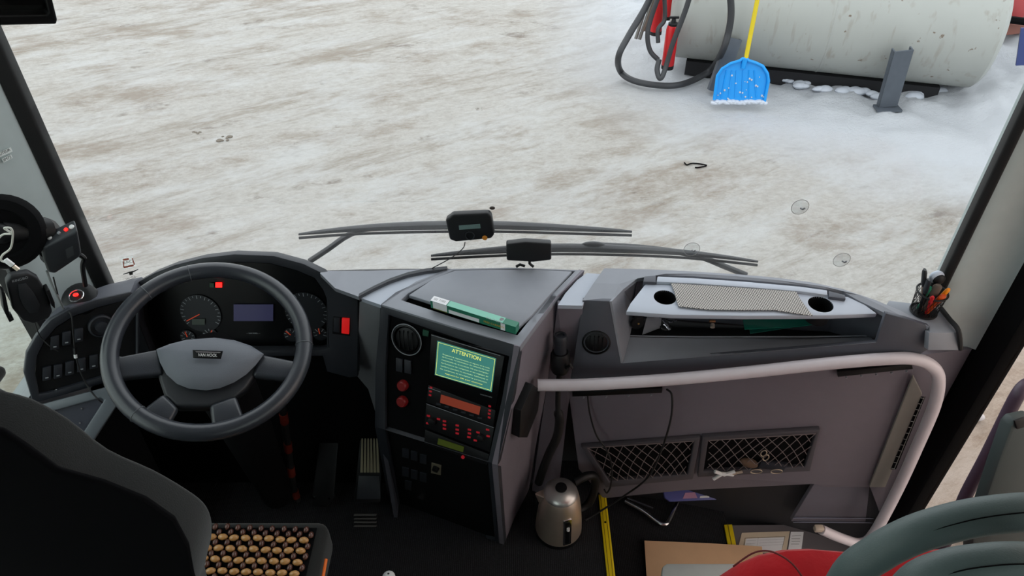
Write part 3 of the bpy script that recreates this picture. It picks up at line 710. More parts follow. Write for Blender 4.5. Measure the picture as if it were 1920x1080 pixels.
# ------------------------------------------------------------------ grab rail
railm = mat('grey_coated_tube', (205, 198, 204), .35)
gr = thing('grab_rail', 'long pale grey grab rail bending down beside the door', 'rail', (.6, 1.36, 0))
A0 = PY(1008, 722, 1.36)
rp = [A0, PY(1100, 721, 1.36), PY(1250, 712, 1.355), PY(1400, 698, 1.35), PY(1550, 682, 1.345), PY(1660, 673, 1.345), PY(1715, 673, 1.345), PY(1748, 687, 1.345), PY(1760, 712, 1.345), PY(1752, 760, 1.35), PY(1722, 832, 1.36), PY(1683, 918, 1.365), PY(1640, 998, 1.365), PY(1615, 1018, 1.36), PY(1580, 1010, 1.36), PY(1540, 993, 1.36)]
mk('tube', tube(B(), spline(rp, 5), .0165, 14), railm, gr, smooth=True)
mk('end_cap', box(B(), PY(1535, 991, 1.36), (.03, .02, .022)), mat('beige_cap', (190, 176, 160), .5), gr, bevel=.005)
q = [(1000, 722), (1013, 733), (1010, 768), (990, 820), (973, 822), (976, 768)]
bm = B(); c0 = PY(990, 772, 1.335)
sdir = (PZ(1045, 556, .95)-PZ(975, 650, .95)).normalized()
PWl = Plane(st[0], st[2], low[1])
plate('mounting_block', [(1001, 722), (1013, 730), (1010, 768), (989, 821), (974, 821), (977, 770)], PWl, .03, black, gr, off=0, bevel=.003)

# ------------------------------------------------------------------ driver seat
seatm = mat('charcoal_seat_fabric', (19, 21, 20), .95, var=.2, scale=60, bump=.3, bscale=500, sheen=.15)
ds = thing('driver_chair', 'charcoal fabric driver seat seen from behind at lower left', 'seat', (-.7, .75, 0))
ol = [(0, 722), (60, 742), (130, 780), (205, 838), (290, 877), (350, 912), (384, 938), (398, 965), (399, 1000), (392, 1080)]
o3 = [PY(x, y, .70) for x, y in ol]; cx = -.745
side_r = [(p.x, p.z) for p in o3]
side_r = [(cx+.0, side_r[0][1]+.045), (cx+.07, side_r[0][1]+.04)] + side_r[0:] + [(-.47, .85), (-.50, .6)]
outl = side_r + [(2*cx-x, z) for x, z in side_r[::-1] if x > cx+.001]
seatb = prism(B(), [V((p.x, .58, p.z)) for p in spline([V((x, 0, z)) for x, z in outl], 3, True)], V((0, .12, 0)))
bk = [PY(x, y, .572) for x, y in ((0, 812), (50, 846), (105, 886), (190, 910), (270, 942), (325, 980), (352, 1030), (362, 1085))]
bk = [(cx, bk[0].z+.03)] + [(p.x, p.z) for p in bk] + [(-.53, .62)]; bk = bk + [(2*cx-x, z) for x, z in bk[::-1] if x > cx+.001]
mk('back_panel', prism(B(), [V((x, .572, z)) for x, z in bk], V((0, .012, 0))), mat('black_back_panel', (5, 5, 7), .95, spec=.1), ds, bevel=.005)
mk('backrest', seatb, seatm, ds, bevel=.03, seg=4, angle=50)
mk('cushion', box(B(), (-.715, .83, .49), (.50, .5, .12)), seatm, ds, bevel=.03, seg=4)
fc = PZ(600, 992, .55)
mk('seat_base', box(B(), (-.715, .80, .21), (.4, .4, .40)), matt, ds, bevel=.01)
mk('side_pull', tube(B(), [V((-.462, .9, .50)), V((-.462, .99, .51))], .004, 8), mat('orange_tab', (210, 100, 30), .5, emit=.1), ds, label='thin orange tab')
bc = thing('beaded_seat_cover', 'massage seat cover of tan and brown wooden beads on the driver seat', 'seat cover', (-.64, .95, .553))
mk('backing', box(B(), (-.64, .94, .5525), (.30, .22, .003)), matt, bc)
lt = mat('tan_wood_bead', (190, 140, 84), .3, var=.35, scale=60, coat=.4); dk_ = mat('brown_wood_bead', (88, 54, 44), .28, var=.4, scale=60, coat=.4)
def beadmesh(nm, s, m):
    bm = B(); ell(bm, (0, 0, 0), s, u=12, v=8); me = bpy.data.meshes.new(nm); bm.to_mesh(me); bm.free()
    for p in me.polygons: p.use_smooth = True
    me.materials.append(m); return me
m1 = beadmesh('bead_tan', (.0125, .0085, .0080), lt); m2 = beadmesh('bead_brown', (.0068, .0090, .0068), dk_)
o0 = woff(bc)
for j in range(7):
    for i in range(9):
        for kk, me in ((0, m1), (1, m2)):
            x = -.742 + (i + .5*kk)*.0287 + random.uniform(-.001, .001) - .001*j; y = 1.035 - (j + .5*kk - .5)*.0296 + random.uniform(-.0012, .0012) - i*.0012
            if j == 0 and kk == 0: me = m2
            if x > -.497: continue
            o = bpy.data.objects.new('bead', me); COL.objects.link(o); o.parent = bc
            o.location = V((x, y, .562 if me is m1 else .561)) - o0; o.rotation_euler = (0, 0, random.uniform(-.2, .2))

# ------------------------------------------------------------------ pedals
PA = Plane(PZ(690, 975, .02), PZ(720, 975, .02), PZ(690, 815, .24))
ap = thing('accelerator_pedal', 'ribbed metal accelerator pedal beside the centre console', 'pedal', PZ(690, 985, 0))
plate('pedal_plate', [(676, 812), (708, 812), (715, 880), (713, 942), (664, 942), (669, 880)], PA, .012, black, ap, off=0, bevel=.003)
for k in range(6):
    plate('rib', [(678+k*5.5, 818), (680.5+k*5.5, 818), (678+k*6.2+2.5, 886), (675.5+k*6.2, 886)], PA, .004, mat('rib_metal', (150, 140, 115), .45, .3), ap, off=.012)
plate('lower_pad', [(672, 892), (711, 892), (714, 936), (668, 936)], PA, .006, bezel, ap, off=.012, bevel=.002)
for k in range(4): plate('tread', [(664, 964+k*7), (706, 964+k*7), (705, 967+k*7), (663, 967+k*7)], PA, .006, mat('tread_grey', (90, 88, 86), .5, .3), ap, off=0)
bp_ = thing('brake_pedal', 'black brake pedal with two bright bolts in the footwell', 'pedal', PZ(610, 950, 0))
PBk = Plane(PZ(600, 950, .03), PZ(630, 950, .03), PZ(610, 830, .22))
plate('pedal_plate', [(598, 830), (634, 830), (626, 935), (612, 952), (584, 950), (586, 920)], PBk, .015, black, bp_, off=0, bevel=.004)
for c in ((590, 929), (620, 930)):
    C0, rr = disc(PBk, c, 2.5); mk('bolt', lathe(B(), [(rr, .014), (rr*.8, .019)], C0, PBk.n, 10), chrome, bp_)

# ------------------------------------------------------------------ kettle
KC = V((.155, 1.40, 0))
kt = thing('kettle', 'stainless steel electric kettle standing on the floor by the console', 'kettle', KC)
mk('body', lathe(B(), [(.074, .0), (.077, .006), (.077, .02), (.075, .06), (.070, .12), (.063, .17), (.057, .197), (.054, .203)], KC, n=40), steel, kt, smooth=True)
mk('base_ring', lathe(B(), [(.074, .0), (.079, .003), (.078, .016), (.070, .018)], KC, n=40), black, kt, smooth=True)
lid = mk('lid', lathe(B(), [(.055, .202), (.054, .208), (.045, .219), (.026, .227), (.018, .229)], KC, n=36), mat('lid_steel', (205, 203, 200), .35, .85), kt, smooth=True)
mk('lid_button', lathe(B(), [(.019, .228), (.018, .233), (.010, .234)], KC, n=24), black, lid, smooth=True)
bm = B(); s0 = KC+V((-.050, 0, .17))
prism(bm, [KC+V((-.045, -.022, .200)), KC+V((-.082, -.004, .198)), KC+V((-.082, .004, .198)), KC+V((-.045, .022, .200))], V((.012, 0, -.045)))
mk('spout', bm, steel, kt, bevel=.004)
hpts = [KC+V((.045, .035, .21)), KC+V((.085, .055, .215)), KC+V((.115, .07, .19)), KC+V((.118, .07, .11)), KC+V((.10, .06, .05)), KC+V((.06, .04, .04))]
mk('handle', tube(B(), spline(hpts, 5), .014, 12), black, kt, smooth=True)
an = math.radians(-72); dv = V((math.cos(an), math.sin(an), 0)); tg = V((-dv.y, dv.x, 0))
Rk = frame(tg, (dv+V((0, 0, .09))).normalized())
wn = mk('water_gauge', box(B(), KC+dv*.0715+V((0, 0, .088)), (.028, .125, .006), Rk), chrome, kt, bevel=.0028, seg=4)
mk('gauge_window', box(B(), KC+dv*.0735+V((0, 0, .088)), (.016, .106, .006), Rk), gloss, wn, bevel=.0025, seg=3)
mk('gauge_float', lathe(B(), [(.005, 0), (.005, .012)], KC+dv*.077+V((0, 0, .105)), n=12), white, wn)

# ------------------------------------------------------------------ microphone
mc = thing('microphone', 'black handset microphone in a holder right of the centre console', 'microphone', (.10, 1.43, .8))
mb = PY(1050, 690, 1.42); mt = PY(1051, 628, 1.43); ax = (mt-mb).normalized(); L_ = (mt-mb).length
mk('holder', lathe(B(), [(.022, -.01), (.026, 0), (.026, L_*.42), (.022, L_*.5)], mb, ax, 24), black, mc, smooth=True)
mk('head', lathe(B(), [(.017, L_*.45), (.017, L_*.75), (.0185, L_*.78), (.0185, L_*.95), (.016, L_), (.011, L_*1.0), (.010, L_*.97)], mb, ax, 24), bezel, mc, smooth=True)
mk('side_lever', tube(B(), [PY(1062, 690, 1.40), PY(1070, 684, 1.39), PY(1073, 690, 1.39)], .004, 8), black, mc, smooth=True)
gp = spline([mb, PY(1047, 725, 1.42), PY(1046, 765, 1.43), PY(1049, 790, 1.44), PY(1044, 820, 1.46), PY(1030, 850, 1.48), PY(1018, 880, 1.50), PY(1010, 905, 1.5)], 6)
mk('gooseneck', tube(B(), gp, [.008 if i < 14 else .014 for i in range(len(gp))], 10), rubber, mc, smooth=True)

# cables on the lower panel
def cable(nm, lab, pts, r, m, cat='cable', par=None, k=6):
    o = mk(nm, tube(B(), spline(pts, k), r, 7), m, par, smooth=True)
    return tag(o, lab, cat) if par is None else o
cable('cable', 'thin black cable hanging in front of the left net pocket', [PN.at(1102, 742, .012), PN.at(1106, 775, .02), PN.at(1118, 815, .03), PN.at(1138, 845, .04), PN.at(1147, 875, .045), PN.at(1145, 910, .04), PN.at(1138, 924, .035), PN.at(1133, 918, .035)], .0028, rubber)
cable('cable', 'black kettle cable looping from the bracket across both net pockets', [PN.at(1250, 730, .012), PN.at(1260, 742, .03), PN.at(1258, 785, .05), PN.at(1240, 845, .06), PN.at(1215, 895, .06), PN.at(1170, 930, .05), PZ(1115, 965, .01), PZ(1097, 976, .012)], .0032, rubber)
# things in the right net pocket
def blob(nm, lab, cat, c, s, m, rot=0, pl=PN, off=.02):
    o = mk(nm, ell(B(), pl.at(*c, off), s, Matrix.Rotation(rot, 3, 'Y')), m, smooth=True); return tag(o, lab, cat)
pl_ = thing('pliers', 'white handled pliers poking out of the right net pocket', 'pliers', PN.at(1360, 885, .02))
mk('handle', tube(B(), [PN.at(1338, 898, .03), PN.at(1355, 888, .03), PN.at(1375, 890, .026)], .006, 8), white, pl_, smooth=True)
mk('handle', tube(B(), [PN.at(1340, 884, .03), PN.at(1358, 890, .03), PN.at(1378, 884, .026)], .006, 8), white, pl_, smooth=True)
mk('jaw', tube(B(), [PN.at(1374, 888, .026), PN.at(1392, 884, .022)], .005, 8), steel, pl_, smooth=True)
tag(mk('brush', ell(B(), PN.at(1405, 868, .014), (.035, .012, .018), Matrix.Rotation(.5, 3, 'Y')), mat('brown_fabric', (96, 74, 58), .8), smooth=True), 'brown cloth bundle inside the right net pocket', 'cloth')
tag(mk('wallet', box(B(), PN.at(1448, 872, .012), (.09, .014, .035), Matrix.Rotation(.15, 3, 'Y')), mat('navy_cloth', (22, 27, 38), .7), bevel=.005), 'dark navy pouch inside the right net pocket', 'pouch')
hk = B()
for c in ((1432, 850), (1436, 858)):
    ctr = PN.at(*c, .034); tube(hk, [ctr+V((math.cos(t_)*.009, 0, math.sin(t_)*.014)) for t_ in (2*math.pi*i/14 for i in range(14))], .0018, 6, closed=True)
for c in ((1418, 884), (1456, 884)):
    ctr = PN.at(*c, .034); tube(hk, [ctr+V((math.cos(t_)*.018, 0, math.sin(t_)*.010)) for t_ in (2*math.pi*i/14 for i in range(14))], .0018, 6, closed=True)
tag(mk('hook_rings', hk, mat('pale_wire', (190, 175, 155), .35, .6), smooth=True), 'bunch of pale metal rings on the right net pocket', 'key rings')

# ------------------------------------------------------------------ stepwell floor items
strip = thing('step_edge_strip', 'long yellow step edge strip beside the kettle', 'strip', (SX, 1.2, 0))
s_ = mk('strip', box(B(), (SX+.004, 1.22, .004), (.026, .62, .008)), yellow, strip, bevel=.002)
for k in (-.006, .006): mk('groove', box(B(), (SX+.004+k, 1.22, .0084), (.0015, .60, .001)), mat('dark_yellow', (120, 100, 5), .7), strip)
for k in range(3): mk('screw', lathe(B(), [(.004, .008), (.003, .0095)], (SX+.004, 1.0+k*.21, 0), n=10), matt, strip)
a, b = PZ(1357, 986, STZ), PZ(1372, 985, STZ); c, d_ = PZ(1382, 1035, STZ), PZ(1366, 1035, STZ)
strip2 = mk('step_edge_strip', prism(B(), [a, b, c, d_], V((0, 0, .008))), yellow, bevel=.002); tag(strip2, 'short yellow step edge strip left of the rating plates', 'strip')
mk('groove', prism(B(), [a.lerp(b, .4)+V((0, 0, .0085)), a.lerp(b, .5)+V((0, 0, .0085)), d_.lerp(c, .5)+V((0, 0, .0085)), d_.lerp(c, .4)+V((0, 0, .0085))], V((0, 0, .0005))), mat('dark_yellow', (120, 100, 5), .7), strip2)
# grey riser / hatch with plates (slanting face right of second strip)
PH = Plane(PZ(1372, 986, STZ), PZ(1640, 1008, STZ), PZ(1390, 1080, STZ-.04))
ht = plate('step_hatch', [(1370, 985), (1480, 984), (1660, 984), (1700, 1060), (1640, 1130), (1385, 1130)], PH, .02, mat('hatch_grey', (96, 91, 95), .6), None, off=-.02); ht['kind'] = 'structure'; ht.name = 'floor'
def sheet(nm, lab, q, m, lines):
    o = plate(nm, q, PH, .002, m, None, off=0); tag(o, lab, 'plate'); 
    bm = B()
    for (a_, b_) in lines: tube(bm, [PH.at(*a_, .0022), PH.at(*b_, .0022)], .0006, 4)
    mk('printed_lines', bm, mat('print_grey', (70, 68, 66), .7), o); return o
o = sheet('rating_plate', 'cream rating plate with printed table behind the red seat', [(1391, 999), (1481, 996), (1474, 1036), (1382, 1036)], mat('cream_plate', (205, 188, 165), .6),
      [((1397, 1009), (1472, 1006)), ((1397, 1009), (1393, 1034)), ((1422, 1008), (1418, 1034)), ((1472, 1006), (1466, 1030)), ((1424, 1013), (1470, 1011)), ((1423, 1018), (1469, 1016)), ((1400, 1014), (1418, 1013)), ((1422, 1023), (1468, 1021)), ((1399, 1020), (1416, 1019))])
plate('table_paper', [(1399, 1010), (1471, 1007), (1465, 1034), (1394, 1034)], PH, .0008, papermat, o, off=.0018)
o = sheet('notice_sticker', 'small white printed sticker right of the cream rating plate', [(1483, 997), (1507, 997), (1502, 1036), (1477, 1036)], papermat,
      [((1485, 1005), (1502, 1004)), ((1484, 1010), (1500, 1010)), ((1484, 1015), (1500, 1015)), ((1483, 1020), (1498, 1020))])
# lower riser block under panel on the right
PRs = Plane(V((.84, 1.50, STZ)), V((1.2, 1.46, STZ)), V((.84, 1.515, .1)))
r_ = plate('trim_10', [(1528, 905), (1700, 905), (1660, 982), (1483, 978)], PRs, .02, mat('riser_grey', (112, 108, 118), .5), None, off=-.02, bevel=.003); r_['kind'] = 'structure'
for yy in (971, 979):
    o = mk('lip', tube(B(), [PRs.at(1487, yy, .004), PRs.at(1640, yy+1, .004)], .0022, 6), mat('lip_grey', (120, 122, 140), .4), r_)
# chrome bracket, storage lid, cardboard, tray
tag(mk('bent_tube', tube(B(), spline([PZ(1172, 940, STZ+.02), PZ(1205, 958, STZ+.02), PZ(1232, 978, STZ+.02), PZ(1244, 983, STZ+.02), PZ(1254, 976, STZ+.02), PZ(1272, 935, STZ+.02)], 6), .009, 12), chrome, smooth=True), 'bent chrome tube lying on the step carpet under the dashboard', 'tube')
tag(mk('metal_rod', tube(B(), [PZ(1176, 935, STZ+.012), PZ(1225, 953, STZ+.012)], .006, 8), chrome, smooth=True), 'short metal rod end behind the bent chrome tube', 'rod')
lid_ = plate('storage_lid', [(1243, 914), (1367, 908), (1366, 928), (1352, 937), (1256, 941), (1246, 934)], Plane(PZ(1243, 930, STZ+.06), PZ(1367, 925, STZ+.06), PZ(1300, 900, STZ+.09)), .02, mat('violet_plastic', (84, 88, 150), .35), None, bevel=.005)
tag(lid_, 'violet blue plastic box lid sticking out under the dashboard', 'box lid')
PLd = Plane(PZ(1243, 930, STZ+.06), PZ(1367, 925, STZ+.06), PZ(1300, 900, STZ+.09))
plate('printed_picture', [(1285, 924), (1303, 923), (1308, 934), (1280, 935)], PLd, .001, mat('pink_print', (180, 130, 160), .6), lid_, off=.0205)
plate('printed_strip', [(1313, 930), (1330, 929), (1330, 933), (1312, 934)], PLd, .001, papermat, lid_, off=.0205)
cb = mat('cardboard', (232, 190, 150), .85, var=.1, scale=12)
tag(mk('cardboard_sheet', prism(B(), [PZ(1208, 1015, STZ+.012), PZ(1330, 1020, STZ+.012), PZ(1428, 1026, STZ+.012), PZ(1440, 1130, STZ+.012), PZ(1215, 1130, STZ+.012)], V((0, 0, .005))), cb), 'flat piece of brown cardboard on the step floor', 'cardboard')
tag(mk('tray_lid', prism(B(), [PZ(1242, 1062, .0), PZ(1250, 1056, .0), PZ(1390, 1056, .0), PZ(1420, 1130, .0), PZ(1236, 1130, .0)], V((0, 0, -.03))), mat('pale_plastic', (205, 214, 214), .4), bevel=.006), 'pale grey plastic tray in front of the red seat', 'tray')
wk = thing('white_knob', 'small white round knob at the bottom edge of the picture', 'knob', PZ(729, 1085, .35))
ck = PZ(729, 1082, .38)
mk('ball', ell(B(), ck, (.017, .017, .014)), white, wk, smooth=True); mk('stem', tube(B(), [ck, ck-V((0, 0, .38))], .007, 10), black, wk, smooth=True)
mk('motif', lathe(B(), [(.003, 0), (.002, .0008)], ck+V((0, .002, .0136)), n=10), black, wk)

# ------------------------------------------------------------------ passenger seat and handles
redf = mat('red_velour', (150, 8, 18), .9, var=.25, scale=14, bump=.5, bscale=90, sheen=.12, spec=.2)
ps = thing('passenger_chair', 'red velour front passenger seat top at lower right', 'seat', (.62, .68, .3))
so = [(1330, 1096), (1352, 1070), (1385, 1048), (1425, 1030), (1470, 1020), (1520, 1018), (1580, 1023), (1660, 1026), (1740, 1020), (1790, 1018), (1850, 1030), (1880, 1060), (1885, 1100)]
top = [PY(x, y, .76) for x, y in so]
rows = [[V((p.x, .76-.0, p.z-.02)) for p in top], [V((p.x, .745, p.z)) for p in top], [V((p.x, .71, p.z+.004)) for p in top], [V((p.x, .66, p.z-.012)) for p in top]]
fr = [V((p.x, p.y, p.z)) for p in rows[0]]
bm = B(); base = [V((p.x, .77, .4)) for p in top]; bb = [V((p.x, .62, .4)) for p in top]
loft(bm, [base, rows[0], rows[1], rows[2], rows[3], bb])
for e_ in (0, -1): bm.faces.new([bm.verts.new(r[e_]) for r in (base, rows[0], rows[1], rows[2], rows[3], bb)])
mk('backrest', bm, redf, ps, smooth=True)
sm = spline([PY(x, y, .655) for x, y in ((1375, 1062), (1410, 1038), (1440, 1033), (1468, 1044), (1490, 1062), (1510, 1090))], 6)
mk('piping', tube(B(), sm, .0016, 6), mat('dark_red', (90, 8, 14), .8), ps, smooth=True)
gg = mat('grey_green_moulding', (78, 92, 91), .5, bump=.15, bscale=500)
h1 = spline([PY(1540, 1180, .5), PY(1590, 1082, .5), PY(1645, 1038, .5), PY(1700, 1008, .5), PY(1755, 988, .5), PY(1830, 970, .5), PY(1925, 960, .5), PY(2020, 962, .5), PY(2100, 990, .5)], 6)
hd = tag(mk('seat_grab_handle', tube(B(), h1, .0225, 18), gg, smooth=True), 'upper curved grey green grab handle over the red seat', 'handle')
sl = [p + V((-.003, -.0125, .0192)) for p in h1]
mk('mould_seam', tube(B(), sl, .0008, 5), matt, hd)
h2 = spline([PY(1650, 1200, .42), PY(1710, 1105, .42), PY(1770, 1072, .42), PY(1850, 1058, .42), PY(1925, 1056, .42), PY(2020, 1066, .42)], 6)
hd = tag(mk('seat_grab_handle', tube(B(), h2, .022, 18), gg, smooth=True), 'lower curved grey green grab handle in the bottom right corner', 'handle')
mk('mould_seam', tube(B(), [p + V((-.004, -.012, .0185)) for p in h2], .0008, 5), matt, hd)
pur = mat('purple_tube', (78, 62, 78), .45)
pt = spline([PX(1790, 990, 1.08), PX(1808, 935, 1.08), PX(1850, 855, 1.08), PX(1895, 765, 1.08), PX(1912, 735, 1.082), PX(1925, 722, 1.10), PX(1945, 716, 1.14)], 6)
tag(mk('partition_tube', tube(B(), [V((pt[0].x, pt[0].y, -.2))] + pt, .0145, 12), pur, smooth=True), 'dark purple upright tube beside the door glass', 'tube')
PPn = Plane(PX(1850, 960, 1.0), PX(1905, 790, 1.0), PX(1920, 960, 1.1))
pn = thing('partition_panel', 'dark grey green partition panel at the right edge behind the purple tube', 'panel', (1.08, .9, .2))
plate('panel', [(1825, 1010), (1872, 870), (1897, 800), (1906, 789), (1940, 782), (1960, 800), (1960, 1100), (1820, 1100)], PPn, .03, mat('partition_grey', (48, 58, 58), .55), pn, off=-.03, bevel=.006)
plate('latch', [(1903, 790), (1925, 783), (1925, 800), (1908, 806)], PPn, .006, black, pn, off=0, bevel=.002)
tag(mk('purple_cushion', prism(B(), [PY(1755, 1045, .66), PY(1855, 1008, .66), PY(1862, 1040, .66), PY(1800, 1060, .66)], V((0, -.05, -.03))), mat('dusky_purple', (70, 60, 80), .8), bevel=.008), 'dusky purple cushion edge seen between the two grab handles', 'cushion')

# ------------------------------------------------------------------ windscreen devices, wipers, cups, stickers
def wz(px, py, dy=0):   # pixel on the windscreen surface (plus dy)
    y = 1.66
    for _ in range(12): y = wy(PY(px, py, y).x) + dy
    return PY(px, py, y)
dev = thing('toll_device', 'black rounded toll device with small screen stuck on the windscreen', 'device', wz(880, 450, -.03))
Pd = Plane(wz(880, 430, -.035), wz(920, 430, -.035), wz(880, 430, -.035)+V((0, .006, .05)))
bd = plate('case', [(842, 408), (848, 403), (915, 400), (921, 405), (927, 440), (921, 448), (855, 454), (843, 450), (835, 412)], Pd, .028, black, dev, off=-.028, bevel=.007, seg=3)
plate('display', [(860, 423), (900, 420), (901, 428), (861, 431)], Pd, .001, mat('lcd_grey_green', (95, 118, 116), .4), bd, off=.0005)
C0, rr = disc(Pd, (881, 442), 9); mk('button_ring', lathe(B(), [(rr, 0), (rr, .002), (rr*.85, .002), (rr*.82, .0)], C0, Pd.n, 24), bezel, bd)
C0, rr = disc(Pd, (909, 446), 5); mk('orange_badge', lathe(B(), [(rr, 0), (rr*.9, .0012)], C0, Pd.n, 20), mat('orange_badge', (200, 125, 30), .5), bd, label='small orange badge')
mk('top_button', lathe(B(), [(.008, 0), (.007, .002)], Pd.at(878, 404, -.014)+V((0, 0, .004)), n=14), matt, bd)
cable('cable', 'thin cable running from the toll device down to the dashboard', [Pd.at(872, 454, -.01), Pd.at(868, 462, 0)+V((0, -.01, 0)), PZ(845, 484, .99), PZ(810, 503, .955)], .0014, rubber)
dev2 = thing('dash_camera', 'black dashboard camera with curved cover standing on the dash edge', 'camera', PZ(992, 500, .955))
Pe = Plane(PY(990, 475, 1.60), PY(1030, 475, 1.60), PY(990, 475, 1.60)+V((0, .01, .05)))
cv = plate('cover', [(949, 458), (985, 454), (1034, 457), (1034, 488), (1000, 492), (950, 489)], Pe, .03, black, dev2, off=-.02, bevel=.005, seg=3)
mk('mount_arm', tube(B(), [Pe.at(993, 486, -.01), PZ(993, 494, .965), PZ(1000, 500, .955)], .004, 8), black, dev2, smooth=True)
mk('mount_foot', tube(B(), [PZ(968, 500, .955), PZ(975, 496, .962), PZ(984, 499, .957)], .004, 8), black, dev2, smooth=True)
def wiper(lab, blade, arm, extra=None):
    t = thing('wiper', lab, 'wiper', blade[len(blade)//2], 'windscreen wipers outside the glass' if False else None)
    bl = spline(blade, 6); n = len(bl)
    mk('blade', tube(B(), [p+V((0, 0, -.006)) for p in bl], .004, 6), rubber, t)
    mk('spoiler', tube(B(), [p+V((0, .004, .004+.010*math.sin(math.pi*i/(n-1)))) for i, p in enumerate(bl)], [.004+.012*math.sin(math.pi*i/(n-1)) for i in range(n)], 8, flat=.7), mat('wiper_grey', (20, 22, 27), .4, spec=.4), t, smooth=True)
    mk('arm', tube(B(), spline(arm, 4), .010, 8, flat=.8), mat('wiper_arm', (16, 18, 24), .4, spec=.4), t, smooth=True)
    return t
wiper('upper wiper with blade crossing behind the toll device', [PY(560, 443, 1.74), PY(660, 436, 1.75), PY(780, 432, 1.76), PY(930, 431, 1.76), PY(1080, 435, 1.755), PY(1185, 438, 1.74)],
      [PY(580, 490, 1.75), PY(615, 467, 1.77), PY(655, 440, 1.78), PY(700, 427, 1.78), PY(820, 420, 1.78), PY(960, 424, 1.78)])
t = wiper('lower wiper with blade passing behind the dash camera', [PY(808, 483, 1.72), PY(900, 478, 1.73), PY(1000, 474, 1.74), PY(1120, 474, 1.74), PY(1280, 480, 1.73), PY(1421, 494, 1.71)],
      [PY(1400, 516, 1.70), PY(1360, 500, 1.72), PY(1300, 478, 1.75), PY(1200, 464, 1.76), PY(1100, 459, 1.76)])
mk('pivot', ell(B(), PY(1112, 459, 1.75), (.035, .012, .010)), mat('wiper_arm', (16, 18, 24), .4, spec=.4), t, smooth=True)
clearp = mat('clear_plastic', (200, 205, 205), .25, trans=.0)
def cup(c, lab):
    p = wz(c[0], c[1], -.004); t = thing('suction_cup', lab, 'suction cup', p)
    m = glassmat('cup_plastic', (.93, .94, .94), .05)
    mk('cup', lathe(B(), [(.022, 0), (.0215, .0015), (.014, .004), (.005, .007)], p, (0, -1, 0), 24), m, t, smooth=True)
    mk('edge', lathe(B(), [(.0222, -.0005), (.0225, .001), (.0212, .001)], p, (0, -1, 0), 24, cap=False), mat('cup_edge', (150, 148, 145), .5), t)
    mk('hook', tube(B(), [p+V((0, -.006, 0)), p+V((.002, -.014, .002)), p+V((.006, -.016, .007))], .0022, 7), mat('cup_hook', (95, 95, 98), .4), t, smooth=True)
cup((1500, 388), 'clear suction cup stuck high on the windscreen above the wipers')
cup((1297, 467), 'clear suction cup in front of the lower wiper blade')
cup((1578, 487), 'clear suction cup low on the windscreen near the pen holder')
# small cap on glass
p = wz(923, 390); t = tag(mk('sensor_cap', ell(B(), p, (.008, .004, .005)), mat('brown_cap', (52, 42, 36), .5), smooth=True), 'tiny brown round cap on the windscreen above the toll device', 'cap')
# etched stickers
Pg = Plane(wz(225, 500, -.003), wz(260, 500, -.003), wz(230, 540, -.003))
stk = plate('windscreen_sticker', [(224, 483), (249, 480), (256, 500), (231, 506)], Pg, .0006, glassmat('sticker_film', (.85, .88, .86), .02, .25), None)
tag(stk, 'pale red printed sticker on the lower left windscreen', 'sticker')
rp_ = mat('faded_red_print', (215, 120, 100), .7)
for q in ([(230, 486), (241, 484), (242, 487), (231, 489)], [(231, 500), (250, 496), (251, 499), (232, 503)], [(230, 490), (232, 490), (233, 500), (231, 500)], [(247, 484), (249, 484), (253, 496), (251, 497)]):
    plate('print_bar', q, Pg, .0004, rp_, stk, off=.0008)
text('print_letters', 'EAC', Pg, (233, 495), (249, 492), mat('faded_print', (120, 125, 125), .7), stk, h=.009, off=.001)
dkp = mat('etched_black', (60, 58, 54), .7)
em = plate('glass_emblem', [(241, 510), (249, 508), (249, 515), (243, 516)], Pg, .0005, dkp, None); tag(em, 'small dark winged emblem etched on the glass below the sticker', 'emblem')
plate('emblem_wing', [(231, 513.5), (242, 510), (242, 512), (231, 515)], Pg, .0005, dkp, em); plate('emblem_wing', [(248, 509), (259, 504.5), (259, 506), (248, 511.5)], Pg, .0005, dkp, em)
te = plate('glass_mark', [(237, 526), (255, 520), (255, 520.6), (237, 526.6)], Pg, .0004, dkp, None); tag(te, 'tiny dark lettering etched on the glass under the winged emblem', 'lettering')
text('letters', 'VAN HOOL', Pg, (237, 525), (255, 519), dkp, te, h=.006, off=.0005)

# ------------------------------------------------------------------ things on the dashboard
Pbx = Plane(PZ(806, 574, .962), PZ(966, 624, .962), PZ(813, 553, .985))
gb = thing('green_lamp_carton', 'long green and white printed carton lying in the console gap', 'carton', PZ(885, 600, .955))
a0, a1 = PZ(808, 577, .958), PZ(967, 627, .958); dx = (a1-a0).normalized(); dn = V((-dx.y, dx.x, 0))
Lb = (a1-a0).length
bmx = prism(B(), [a0, a0+dn*.020, a0+dn*.020+V((0, 0, .024)), a0+V((0, 0, .024))], dx*Lb)
body = mk('carton', bmx, mat('carton_green', (24, 112, 86), .4), gb)
def onbox(nm, u0, u1, v0, v1, m, face='f'):
    if face == 'f': pts = [a0 + dx*Lb*u + V((0, 0, .024*v)) - dn*.0004 for u, v in ((u0, v0), (u1, v0), (u1, v1), (u0, v1))]; vec = -dn*.0004
    else: pts = [a0 + dx*Lb*u + dn*.020*v + V((0, 0, .0242)) for u, v in ((u0, v0), (u1, v0), (u1, v1), (u0, v1))]; vec = V((0, 0, .0004))
    return mk(nm, prism(B(), pts, vec), m, body)
onbox('white_label', .03, .20, .12, .98, papermat); onbox('white_label', .0, .19, .0, 1, papermat, 't')
onbox('white_panel', .22, .58, .08, .55, papermat); onbox('pale_top', .20, .85, .0, 1, mat('carton_mint', (120, 185, 165), .45), 't')
onbox('code_label', .83, .88, .05, .95, papermat); onbox('olive_edge', .03, .20, 0, .12, mat('olive', (110, 120, 50), .5))
onbox('code_label', .80, .84, .3, .8, papermat, 't')
